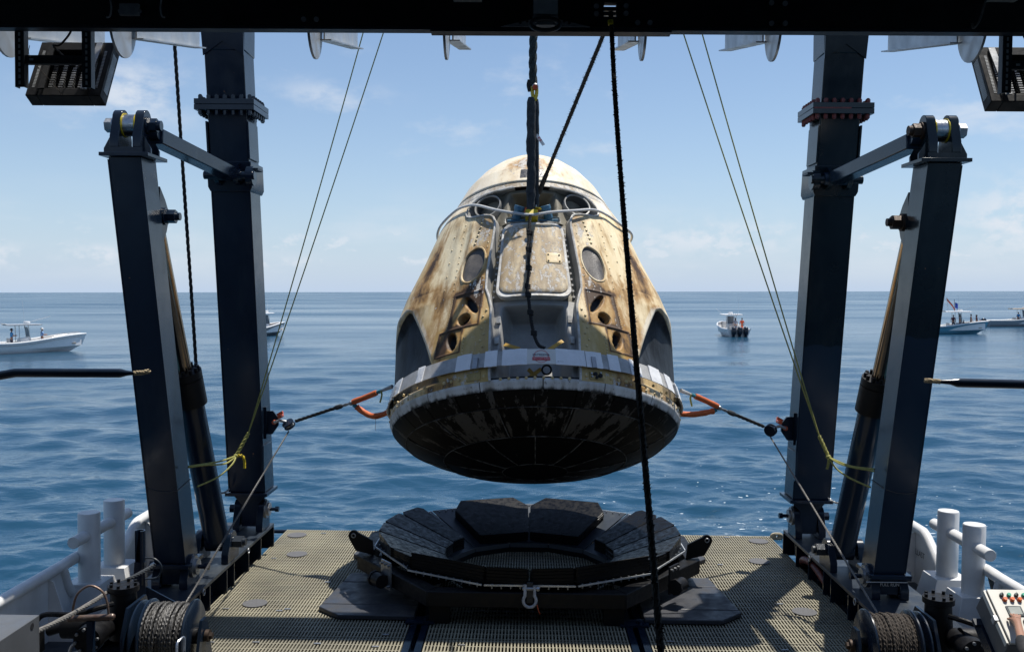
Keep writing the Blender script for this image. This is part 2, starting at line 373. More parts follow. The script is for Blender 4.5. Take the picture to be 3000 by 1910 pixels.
def build_sea():
    rng = np.random.default_rng(5)
    # polar sheet round the ship, rows closer together near by; the water runs on to the horizon all round
    inv = np.linspace(1 / 9., 1 / 900., 560); R = np.concatenate([[.5, 4., 7.], 1 / inv, [1300, 2000, 3500, 7000, 15000, 40000]])
    fine = np.radians(np.linspace(-42, 42, 620)); coarse = np.radians(np.linspace(42, 318, 70))[1:-1]
    A = np.concatenate([fine, coarse]); nA = len(A); nR = len(R)
    RR, AA = np.meshgrid(R, A, indexing='ij'); X = RR * np.sin(AA); Y = RR * np.cos(AA); Z = np.zeros_like(X)
    dR = np.gradient(R); dA = np.where(np.abs(((AA + pi) % (2 * pi)) - pi) < radians(42.5), .0024, .07)
    sp = np.maximum(dR[:, None], RR * dA)
    for i in range(95):
        lam = .34 * (1.055 ** i) if i < 62 else rng.uniform(2.5, 11)
        lam *= rng.uniform(.93, 1.07)
        th = rng.normal(radians(96), .55 if lam < 3 else .50); k = 2 * pi / lam
        amp = .0058 * lam ** .74 * rng.uniform(.55, 1.25) if lam < 3 else .0056 * lam ** .35
        fade = np.clip((lam / (2.2 * sp) - 1) / 1.2, 0, 1)
        ph = k * (X * cos(th) + Y * sin(th)) + rng.uniform(0, 6.28)
        w = np.sin(ph); Z += amp * fade * (w + .22 * np.cos(2 * ph))
    v = np.stack([X, Y, Z], -1).reshape(-1, 3)
    i = np.arange(nR - 1)[:, None] * nA; j = np.arange(nA)[None, :]; jn = (j + 1) % nA
    q = np.stack([i + j, i + nA + j, i + nA + jn, i + jn], -1).reshape(-1, 4)
    me = bpy.data.meshes.new('sea'); me.vertices.add(len(v)); me.vertices.foreach_set('co', v.ravel())
    me.loops.add(q.size); me.loops.foreach_set('vertex_index', q.ravel()); me.polygons.add(len(q))
    me.polygons.foreach_set('loop_start', np.arange(0, q.size, 4)); me.polygons.foreach_set('loop_total', np.full(len(q), 4))
    me.polygons.foreach_set('use_smooth', np.ones(len(q), bool)); me.update(calc_edges=True); me.validate()
    b = me
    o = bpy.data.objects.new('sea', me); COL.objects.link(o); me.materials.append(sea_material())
    ro = me.attributes.new('chop', 'FLOAT', 'POINT'); rr = .065 + .17 * np.clip((np.log(np.maximum(RR, 1)) - np.log(22)) / np.log(25), 0, 1)
    ro.data.foreach_set('value', rr.astype(np.float32).ravel())
    if me.polygons[1000].normal.z < 0: me.flip_normals()
    o.location = (0, 0, SEA_Z); struct(o); return o
sea = build_sea()
WORLD_OBJS = {sea.name, cam.name, sun.name}

# ------------------------------------------------------------------ ship: hull, decks, overhead platform
X0 = .035
hull = MB()
hull.prism([(-5.38, 3.0), (5.45, 3.0), (5.45, 13.9), (3.97, 13.95), (3.97, 15.28), (-3.9, 15.28), (-3.9, 13.95), (-5.38, 13.9)], 'z', -3.2, -.16)
struct(hull.build('ship_hull', M['black']))
d = MB(); d.bx(-5.36, -3.93, 3.0, 13.88, -.156, -.03); d.bx(4.0, 5.43, 3.0, 13.88, -.156, -.03); d.bx(-3.9, 3.97, 3.0, 8.2, -.156, -.03)
deck = struct(d.build('deck', M['navy_top'])); ORI[deck.name] = Vector()
def grating(x0, x1, y0, y1):
    g = MB(); n = int((x1 - x0) / .038)
    for i in range(n + 1):
        x = x0 + .009 + (x1 - x0 - .018) * i / n
        g.bx(x - .0082, x + .0082, y0, y1, -.038, 0)
    m = int((y1 - y0) / .152)
    for i in range(m + 1):
        y = y0 + .03 + (y1 - y0 - .06) * i / m
        g.bx(x0, x1, y - .008, y + .008, -.030, -.005)
    o = g.build('grating_panel', M['frp'], deck, flat=True, fix=False)
for y0, y1 in ((8.2, 10.46), (10.475, 15.2)):
    for x0, x1 in ((-3.87, -1.345), (-1.105, 1.17), (1.41, 3.94)): grating(x0, x1, y0, y1)
for c in (-1.225, 1.29):
    r = MB(); r.bx(c - .105, c - .03, 8.2, 15.2, -.11, .006); r.bx(c + .03, c + .105, 8.2, 15.2, -.11, .006); r.bx(c - .03, c + .03, 8.2, 15.2, -.13, -.10)
    r.build('channel_rail', M['navy'], deck)
    b2 = MB(); b2.bx(c - .17, c + .17, 10.9, 11.12, .008, .03); b2.cyl((c + .06, 11.0, .03), (c + .06, 11.0, .055), .03, n=6)
    b2.build('rail_stop', M['navy'], deck)
stern = MB(); stern.tube([(-4.15, 15.42, -.09), (0, 15.42, -.09), (4.2, 15.42, -.09)], .032, 10)
stern.bx(-3.85, 3.9, 15.2, 15.26, -.2, -.03)
tag(stern.build('stern_rail', M['navy']), 'dark pipe rail running across the open stern edge', 'rail')
# grating clips
cm = mesh_of(MB().box((0, 0, .004), (.075, .03, .008)), 'clip', M['galv'])
for px, py in ((802, 1636), (662, 1784), (818, 1790), (842, 1785), (960, 1706), (750, 1882), (930, 1886), (618, 1882), (2285, 1770), (2110, 1655), (2300, 1905), (1352, 1890), (1100, 1895), (2130, 1575), (1965, 1880), (1130, 1860), (948, 1563)):
    p = at(px, py, 10); t = H / (H - p.z); p = Vector((0, 0, H)).lerp(p, t)
    inst(cm, 'grating_clip', deck, (p.x, p.y, .004))
# round grit covers lying on the grating
for (px, py), lab in zip(((870, 1568), (870, 1624), (747, 1768), (2222, 1586), (2224, 1645), (2357, 1793)),
        ('round grey grit cover on the grating at the far left corner by the stern rail', 'round grey grit cover on the left grating, middle one of three', 'round grey grit cover on the left grating nearest the left winch',
         'round grey grit cover on the grating at the far right corner by the stern rail', 'round dark grit cover in the shadow of the right frame leg', 'round grey grit cover on the right grating nearest the right winch')):
    p = at(px, py, 10); p = Vector((0, 0, H)).lerp(p, H / (H - p.z))
    m = MB().cyl((p.x, p.y, .002), (p.x, p.y, .012), .15, n=32)
    tag(m.build('cover_disc', M['disc']), lab, 'cover plate', 'round covers on the deck grating')
# overhead platform and house the photographer stands under
o = MB(); o.bx(-14, 14, -9, 4.2, 5.75, 6.05); struct(o.build('overhead_platform', M['bulkhead']))
o = MB(); o.bx(-9.5, 9.5, -4, -3.7, -1.4, 5.74); o.bx(-5.4, 5.4, -3.7, 2.4, 2.15, 2.28); o.bx(-5.4, 5.4, 2.3, 2.42, -1.4, 2.14); struct(o.build('widened_deckhouse', M['bulkhead']))  # unseen house, widened past the ship's sides and darkened to block sky reflections
ob = thing('overhead_beam', 'long black steel edge beam crossing the whole top of the picture', 'beam', (0, 4.25, 5.06))
bz = 5.062
HX, HZ0, HZ1 = at(1788, 30, 4.2).x, at(1788, 50, 4.2).z, at(1788, 8, 4.2).z
w_ = .028
m = MB(); m.bx(-9, HX - w_, 4.2, 4.25, bz, 5.74); m.bx(HX + w_, 9, 4.2, 4.25, bz, 5.74); m.bx(HX - w_, HX + w_, 4.2, 4.25, bz, HZ0); m.bx(HX - w_, HX + w_, 4.2, 4.25, HZ1, 5.74)
m.build('face_plate', M['beam'], ob)
m = MB(); m.bx(-9, 9, 4.2, 4.262, bz - .014, bz - .001); m.bx(-.44, .62, 4.195, 4.268, bz - .022, bz - .014)
m.build('bottom_flange', M['alu'], ob).data.materials[0] = M['navy_top']
m = MB()
m.bx(HX - .03, HX + .03, 4.25, 4.28, HZ1 - .022, HZ1 - .004); m.bx(HX - .03, HX + .03, 4.252, 4.275, HZ1 - .042, HZ1 - .026)
m.build('fairlead_roller', M['alu'], ob)
bm_ = mesh_of(MB().cyl((0, 0, 0), (0, -.006, 0), .0115, n=12), 'bolt', M['gusset'])
for px, py in ((1747, 20), (1747, 42), (1834, 19), (1834, 41), (890, 58), (927, 58), (1868, 68), (1904, 68), (2260, 10), (2300, 12), (2260, 70), (2300, 70)): 
    p = at(px, py, 4.199); inst(bm_, 'bolt', ob, (p.x, 4.199, p.z))
m = MB()                                                       # padeye: hanger strap, perforated gusset, D ring
p = at(1598, 30, 4.19); cx = p.x
m.bx(cx - .053, cx + .053, 4.15, 4.199, at(0, 44, 4.2).z + .0, 5.74); m.build('hanger_strap', M['strap'], ob)
m = MB(); zt = at(1598, 54, 4.17).z; zb = bz - .002
m.prism([(cx - .195, zb), (cx + .195, zb), (cx + .055, zt), (cx - .055, zt)], 'y', 4.186, 4.199)
gp = m.build('gusset_plate', M['gusset'], ob)
for dx, dz in ((-.115, .012), (-.082, .020), (-.08, .010), (.115, .012), (.085, .022), (.083, .011), (-.11, .004), (.105, .003)):
    MB().cyl((cx + dx, 4.1855, zb + .012 + dz), (cx + dx, 4.187, zb + .012 + dz), .006, n=10).build('hole', M['hole'], gp)
m = MB(); m.bx(cx - .057, cx + .057, 4.15, 4.185, zb + .012, zt + .003); m.bx(cx - .04, cx + .04, 4.14, 4.19, zb - .006, zb + .011); m.build('clamp_block', M['gusset'], ob)
m = MB(); zc = at(1595, 76, 4.15).z; m.torus((cx, 4.13, zc), .062, .010, (1, 0, 0), (0, 0, .42), 24, 8); m.build('ring', M['navy_top'], ob)
m = MB(); c = at(380, 30, 4.19); m.box((c.x, 4.19, c.z), (.085, .02, .05)); m.cyl((c.x - .05, 4.19, c.z - .006), (c.x + .05, 4.19, c.z - .006), .008, n=8); m.build('junction_box', M['gusset'], ob)
for sx, px in ((1, 318), (-1, 478)):
    pts = smooth([at(px + sx * 0, -20, 4.185), at(px + sx * 8, 20, 4.18), at(px + sx * 4, 48, 4.18), at(px - 6 * sx, 52, 4.185)], 5)
    MB().tube(pts, .004, 6).build('cable', M['gusset'], ob)
MB().tube(smooth([at(2890, -5, 4.18), at(2870, 60, 4.17), at(2852, 84, 4.18), at(2848, 70, 4.19)], 5), .0045, 6).build('cable', M['grey_rope'], ob)
for px in (1370, 2935):
    c = at(px, 4, 4.18); m = MB(); m.bx(c.x - .062, c.x + .062, 4.15, 4.198, c.z, 5.3); m.build('cleat_plate', M['panel'], ob)

# tapered aluminium outriggers behind the beam
M['alu_b'] = M['alu']
def outrigger(pxr, inner, lab):
    x = (pxr - 1546) / 2770 * 4.5
    t = thing('outrigger_bracket', lab, 'bracket', (x, 4.5, 5.1), 'aluminium outriggers behind the overhead beam')
    m = MB(); pts = [(4.36, 5.6)] + [(4.515 + .145 * cos(a), 5.16 - .165 * sin(a)) for a in np.linspace(pi, 0, 15)][::1] + [(4.66, 5.6)]
    m.prism(pts, 'x', x - .006, x + .006); m.build('root_plate', M['alu'], t)
    zn, zf = 5.115, 5.30
    xs = x + inner * .022
    m = MB(); m.prism([(4.62, zn), (5.5, zf), (5.5, 5.62), (4.62, 5.62)], 'x', xs - .004, xs + .004); w = m.build('web_plate', M['alu'], t)
    m = MB(); m.loft([[(xs - .035, 4.62, zn), (xs + .035, 4.62, zn), (xs + .035, 4.62, zn - .007), (xs - .035, 4.62, zn - .007)],
                      [(xs - .035, 5.52, zf), (xs + .035, 5.52, zf), (xs + .035, 5.52, zf - .007), (xs - .035, 5.52, zf - .007)]]); m.build('bottom_flange', M['alu'], t)
    m = MB(); m.bx(x - inner * .03 - .035, x - inner * .03 + .035, 4.37, 4.40, 5.10, 5.106); m.build('angle_tab', M['navy_top'], t)
for px, inner, lab in ((12, 1, 'aluminium outrigger at the far left edge, behind the floodlight struts'), (352, 1, 'wide aluminium outrigger just right of the left floodlight'), (917, 1, 'aluminium outrigger left of the two tag lines'),
        (1302, 1, 'small aluminium outrigger just left of the lifting rope'), (1872, -1, 'aluminium outrigger just right of the black rope'), (2250, -1, 'aluminium outrigger between the right tag lines and right frame leg'), (2822, -1, 'wide aluminium outrigger just left of the right floodlight')):
    outrigger(px, inner, lab)

# floodlights on slotted struts
def floodlight(cx, lab, mir):
    t = thing('floodlight', lab, 'floodlight', (cx, 4.45, 5.0), 'floodlights hung under the overhead beam')
    Rm = Matrix.Rotation(radians(-29), 3, 'X'); w, h, d = .355, .33, .075
    C = Vector((cx, 4.55, 4.925))
    def P(x, y, z): return C + Rm @ Vector((x, y, z))
    # shallow case, open towards the camera, with ribbed back inside
    m = MB()
    for x0, x1, z0, z1 in ((-w / 2, -w / 2 + .055, -h / 2, h / 2), (w / 2 - .055, w / 2, -h / 2, h / 2), (-w / 2 + .056, w / 2 - .056, h / 2 - .05, h / 2), (-w / 2 + .056, w / 2 - .056, -h / 2, -h / 2 + .045)):
        m.box(P((x0 + x1) / 2, 0, (z0 + z1) / 2), (x1 - x0, d, z1 - z0), Rm)
    m.build('case', M['black'], t, bev=.003)
    MB().box(P(0, d / 2 - .006, 0), (w - .112, .01, h - .1), Rm).build('back_plate', M['black'], t)
    fin = MB()
    for i in range(16):
        z = -h / 2 + .055 + i * .0142
        for k in range(5):
            x = -w / 2 + .085 + k * .047
            fin.box(P(x, .012, z), (.020, .03, .006), Rm)
    f = fin.build('cooling_fins', M['galv'], t); f['kind'] = 'stuff'
    sl = MB()
    for i in range(26):
        z = -h / 2 + .05 + i * .0088
        sl.box(P(w / 2 - .028, -d / 2 - .0006, z), (.012, .002, .004), Rm); sl.box(P(-w / 2 + .028, -d / 2 - .0006, z), (.012, .002, .004), Rm)
        sl.box(P(w / 2 + .0006, 0, z), (.002, d * .55, .004), Rm); sl.box(P(-w / 2 - .0006, 0, z), (.002, d * .55, .004), Rm)
    sl = sl.build('vent_slots', M['alu'], t); sl['kind'] = 'stuff'
    for sx in (-1, 1):
        m = MB(); m.bar(P(sx * .115, -.045, .15), P(sx * .10, -.055, -.14), .03, .008, (0, 1, 0)); m.build('yoke_arm', M['galv'] if mir == sx else M['black'], t)
    m = MB(); m.box(P(.06 * mir, -d / 2 - .001, h / 2 - .02), (.03, .002, .018), Rm); m.build('rating_plate', M['sheet'], t)
    for sx, zb_ in ((-1, 4.80), (1, 4.80)):                   # perforated struts
        x = cx + sx * .152 + .045 * mir
        m = MB(); m.bx(x - .021, x + .021, 4.262, 4.266, zb_, 5.35); m.bx(x - .021, x - .018, 4.267, 4.30, zb_, 5.35); m.bx(x + .018, x + .021, 4.267, 4.30, zb_, 5.35)
        s = m.build('slotted_strut', M['navy_top'], t)
        for k in range(11):
            z = zb_ + .02 + k * .027
            MB().box((x, 4.2615, z), (.009, .002, .017)).build('slot', M['alu'], s)
    m = MB(); x0, x1 = cx - .131 + .045 * mir, cx + .131 + .045 * mir; zc = 4.925
    m.bx(x0, x1, 4.268, 4.272, zc - .019, zc + .019); m.bx(x0, x1, 4.273, 4.30, zc - .019, zc - .016); s = m.build('cross_strut', M['navy_top'], t)
    for k in range(6): MB().box((x0 + .03 + k * .04, 4.2675, zc), (.018, .002, .010)).build('slot', M['hole'] if k else M['alu'], s)
    pts = smooth([(cx + mir * .14, 4.24, 5.12), (cx + mir * .135, 4.25, 5.05), (cx + mir * .08, 4.262, 4.99), (cx + mir * .04, 4.28, 4.985), (cx + mir * .03, 4.5, 4.95)], 6)
    MB().tube(pts, .005, 6).build('cable', M['black'], t)
    pts = smooth([(cx - mir * .06, 4.262, 4.985), (cx - mir * .06, 4.27, 4.93), (cx - mir * .02, 4.40, 4.84), (cx, 4.43, 4.80)], 5)
    MB().tube(pts, .0015, 4).build('safety_wire', M['brown_rope'], t)
cl = (at(85, 275, 4.45).x + at(303, 283, 4.45).x) / 2
floodlight(cl - .012, 'black floodlight seen from behind on slotted struts at upper left', 1)
floodlight(-cl + .13, 'black floodlight cut off by the upper right edge of the picture', -1)

# ------------------------------------------------------------------ lifting frame: crossbeam and two main legs (one rigid gantry)
frame = thing('stern_gantry', 'dark navy steel lifting frame of two tall main legs at the stern', 'gantry', (X0, 13.8, .35))
m = MB(); m.bx(X0 - 4.6, X0 + 4.6, 12.13, 12.75, 8.2, 8.9); m.build('crossbeam', M['navy'], frame, bev=.01)
def ly(z): return 13.6 - (z - .945) * (1.0 / 5.85)             # forward face of a main leg leans towards the ship
def rect(cx, yf, w, d, z): return [(cx - w / 2, yf, z), (cx + w / 2, yf, z), (cx + w / 2, yf + d, z), (cx - w / 2, yf + d, z)]
boltM = MB().cyl((0, 0, 0), (0, 0, .05), .03, n=6); boltM.cyl((0, 0, .05), (0, 0, .062), .02, n=8)
def main_leg(sg):
    nm = M['navy'] if sg < 0 else M['green_navy']; rd = sg > 0
    cu = 4.085; cx = X0 + sg * cu
    m = MB()
    m.loft([rect(cx, ly(z), .525, .48, z) for z in (.945, 5.3)])
    m.loft([rect(cx, ly(z), .525, .48, z) for z in (5.3, 6.27)], cap=False)
    m.loft([rect(cx, ly(z), .525, .48, z) for z in (6.42, 7.05)], cap=False)
    m.loft([rect(cx, ly(z) - .012, w, .50, z) for z, w in ((7.05, .545), (7.35, .58), (8.19, .62))])
    leg = m.build('main_leg', nm, frame, bev=.012)
    # weld seam edges and the chevron cap plate
    m = MB()
    for s in (-1, 1):
        m.loft([[(cx + s * .2625 - .012, ly(z) - .006, z), (cx + s * .2625 + .004, ly(z) - .006, z), (cx + s * .2625 + .004, ly(z) + .02, z), (cx + s * .2625 - .012, ly(z) + .02, z)] for z in (.95, 5.25)])
    m.build('corner_weld', nm, leg)
    z0, z1 = 6.98, 7.16
    m = MB(); pts = [(cx - .285, z0), (cx + .285, z0), (cx + .285, 7.9), (cx - .285, 7.9)]
    m.loft([[(cx - .27, ly(z0) - .03, z0), (cx, ly(z1) - .03, z1), (cx + .27, ly(z0) - .03, z0), (cx + .30, ly(7.9) - .03, 7.9), (cx - .30, ly(7.9) - .03, 7.9)],
            [(cx - .27, ly(z0) - .008, z0), (cx, ly(z1) - .008, z1), (cx + .27, ly(z0) - .008, z0), (cx + .30, ly(7.9) - .008, 7.9), (cx - .30, ly(7.9) - .008, 7.9)]])
    m.build('cap_plate', nm, leg)
    # bolted flange pair
    yc = ly(6.35) + .24
    for za, zb in ((6.272, 6.343), (6.347, 6.418)):
        m = MB(); m.bx(cx - .40, cx + .40, yc - .36, yc + .36, za, zb); fl = m.build('flange', nm, leg, bev=.004)
    bM = mesh_of(boltM, 'flange_bolt', M['red'] if rd else nm)
    for k in range(7):
        for s in (-1, 1):
            for z, R in ((6.272, Matrix.Rotation(pi, 3, 'X')), (6.418, Matrix.Identity(3))):
                inst(bM, 'flange_bolt', leg, (cx - .33 + k * .11, yc + s * .31, z), R)
                if 0 < k < 6: inst(bM, 'flange_bolt', leg, (cx + s * .35, yc - .31 + k * .103, z), R)
    if rd:
        m = MB(); m.bx(cx - .39, cx + .1, yc - .3612, yc - .3602, 6.335, 6.356); m.build('primer_streak', M['red'], leg)
    # doubler plates and the clevis collar of the link
    for s in (-1, 1):
        m = MB(); m.loft([[(cx + s * .266, ly(z) + a, z) for a in (-.03, .40)] + [(cx + s * .29, ly(z) + a, z) for a in (.40, -.03)] for z in (5.66, 6.14)]); m.build('doubler_plate', nm, leg)
    m = MB(); m.loft([rect(cx, ly(z) - .05, w, .60, z) for z, w in ((5.22, .54), (5.28, .60), (5.62, .60))]); m.build('collar', nm, leg, bev=.01)
    m = MB(); yk = ly(5.45) - .14
    for s in (-1, 1): m.prism([(yk + .12, 5.30), (yk - .02, 5.32), (yk - .10, 5.40), (yk - .10, 5.50), (yk - .02, 5.58), (yk + .12, 5.60)], 'x', cx + s * .13 - .03, cx + s * .13 + .03)
    m.cyl((cx - sg * .38, yk - .02, 5.42), (cx + sg * .30, yk - .02, 5.42), .055, n=14)
    m.build('clevis', nm, leg)
    ui = cx - sg * .2625                                       # inboard side
    m = MB(); m.cyl((ui - sg * .09, yk + .05, 5.42), (ui + sg * .0, yk + .05, 5.42), .13, n=20); m.build('pin_washer', nm, leg)
    m = MB(); m.bx(ui - sg * .14, ui, yk + .05, yk + .30, 5.50, 5.53); m.build('keeper_bar', M['navy_top'], leg)
    # inboard pad and pulley lug
    m = MB(); m.bx(ui, ui - sg * .028, 13.42, 13.86, 1.24, 1.66); m.build('side_pad', nm, leg, bev=.004)
    m = MB(); yl = 13.62
    m.bx(ui, ui - sg * .03, yl - .07, yl + .10, 1.74, 2.20)
    m.prism([(ui - sg * .03, 1.80), (ui - sg * .03, 2.14), (ui - sg * .11, 2.14), (ui - sg * .19, 2.04), (ui - sg * .19, 1.93), (ui - sg * .10, 1.80)], 'y', yl - .02, yl + .02)
    m.build('pulley_lug', M['navy'], leg)
    m = MB(); m.cyl((ui - sg * .14, yl - .075, 1.98), (ui - sg * .14, yl + .03, 1.98), .034, n=6); m.build('orange_pin', M['orange_hw'], leg)
    # base plate, tongue
    m = MB(); m.bx(cx - .315, cx + .30, 13.55, 14.14, .895, .943); m.build('base_plate', nm, leg, bev=.004)
    m = MB(); m.prism([(cx - .26, .893), (cx + .26, .893), (cx + .12, .74), (cx + .12, .42), (cx - .12, .42), (cx - .12, .74)], 'y', 13.72, 13.98); m.build('hinge_tongue', nm, leg)
main_leg(-1); main_leg(1)

# ------------------------------------------------------------------ foundation rails with hinge lugs
def lug(m, x0, x1, yc, w, z0, z1):
    r = w / 2 * .62
    pts = [(yc - w / 2, z0), (yc + w / 2, z0), (yc + w / 2, z0 + .12)] + [(yc + r * cos(a), z1 - r + r * sin(a)) for a in np.linspace(0, pi, 9)] + [(yc - w / 2, z0 + .12)]
    m.prism(pts, 'x', x0, x1)
def rail(sg):
    side = 'left' if sg < 0 else 'right'
    t = thing('foundation_rail', 'navy foundation rail carrying the hinges along the %s deck edge' % side, 'rail', (X0 + sg * 4.3, 12, 0), 'foundation rails of the lifting frame')
    X = lambda u: X0 + sg * u
    m = MB(); m.bx(X(3.86), X(4.68), 9.95, 14.22, .305, .35); m.build('top_flange', M['navy_top'], t, bev=.004)
    m = MB(); m.bx(X(4.03), X(4.06), 9.95, 14.2, -.03, .304); m.bx(X(4.62), X(4.66), 9.95, 14.2, -.03, .304); m.build('web_plate', M['navy'], t)
    st = mesh_of(MB().bx(-.09, .085, -.012, .012, 0, .33), 'stiffener', M['navy'])
    for y in (10.35, 10.95, 11.3, 11.95, 12.25, 12.9, 13.5, 14.19): inst(st, 'stiffener', t, (X(3.94), y, -.028))
    bo = mesh_of(MB().cyl((0, 0, 0), (-.07, 0, 0), .03, n=6), 'bolt', M['navy'])
    for y in (10.6, 11.5, 12.35, 12.7): inst(bo, 'anchor_bolt', t, (X(3.99), y, .05))
    dr = mesh_of(MB().torus((0, 0, 0), .035, .008, (0, 1, 0), (0, 0, 1), 14, 6), 'ring', M['galv'])
    for y in (11.05, 12.85): inst(dr, 'lashing_ring', t, (X(3.845), y, .30))
    for nm, uc, gap, yc, w, z1, th in (('main_hinge', 4.10, .17, 13.85, .40, .80, .10), ('cylinder_hinge', 4.10, .19, 12.25, .46, .74, .09), ('strut_hinge', 4.23, .165, 11.18, .42, .72, .10)):
        for s in (-1, 1):
            m = MB(); a = uc + s * gap; lug(m, X(a - th / 2), X(a + th / 2), yc, w, .352, z1); m.build('hinge_lug', M['navy'], t, bev=.005)
        zc = z1 - .15; big = nm != 'cylinder_hinge'
        m = MB(); m.cyl((X(uc - gap - .06), yc, zc), (X(uc + gap + .06), yc, zc), .075, n=18)
        if big: m.cyl((X(uc - gap - .075), yc, zc), (X(uc - gap - .051), yc, zc), .13, n=24); m.cyl((X(uc - gap - .11), yc, zc), (X(uc - gap - .073), yc, zc), .095, n=24)
        m.build('hinge_pin', M['galv'] if big else M['navy'], t)
        m = MB(); 
        if big: m.cyl((X(uc - gap - .20), yc, zc), (X(uc - gap - .11), yc, zc), .026, n=12); m.cyl((X(uc - gap - .24), yc, zc), (X(uc - gap - .19), yc, zc), .045, n=6)
        else: m.cyl((X(uc - gap - .17), yc, zc), (X(uc - gap - .05), yc, zc), .085, n=6); m.cyl((X(uc - gap - .21), yc, zc), (X(uc - gap - .17), yc, zc), .05, n=14)
        mt2 = MB().cyl((X(uc + gap + .14), yc, zc), (X(uc + gap + .05), yc, zc), .065, n=6); mt2.build('hinge_nut', M['navy'], t)
        m.build('hinge_nut', M['navy_top'] if not big else M['navy'], t)
    if sg > 0:
        m = MB(); m.tube(smooth([(X(3.97), 13.6, .02), (X(3.90), 13.25, .17), (X(3.92), 12.9, .2), (X(3.95), 12.45, .10), (X(3.97), 12.3, .03)], 6), .055, 10); h = m.build('red_hose', M['hose'])
        tag(h, 'red ribbed hose looped under the right foundation rail beside the grating', 'hose')
        m = MB(); m.bx(X(3.94), X(4.42), 10.96, 10.967, .56, .568); m.build('index_line', M['ink_white'], t)
        c = bpy.data.curves.new('t', 'FONT'); c.body = 'FULL RUN'; c.size = .05; c.align_x = 'CENTER'; c.extrude = .001
        tmp = bpy.data.objects.new('t', c); COL.objects.link(tmp); bpy.context.view_layer.update()
        me = bpy.data.meshes.new_from_object(tmp.evaluated_get(bpy.context.evaluated_depsgraph_get())); bpy.data.objects.remove(tmp)
        me.materials.append(M['ink_white']); inst(me, 'lettering', t, (X(4.23), 11.006, .505), Matrix.Rotation(pi / 2, 3, 'X'))
rail(-1); rail(1)

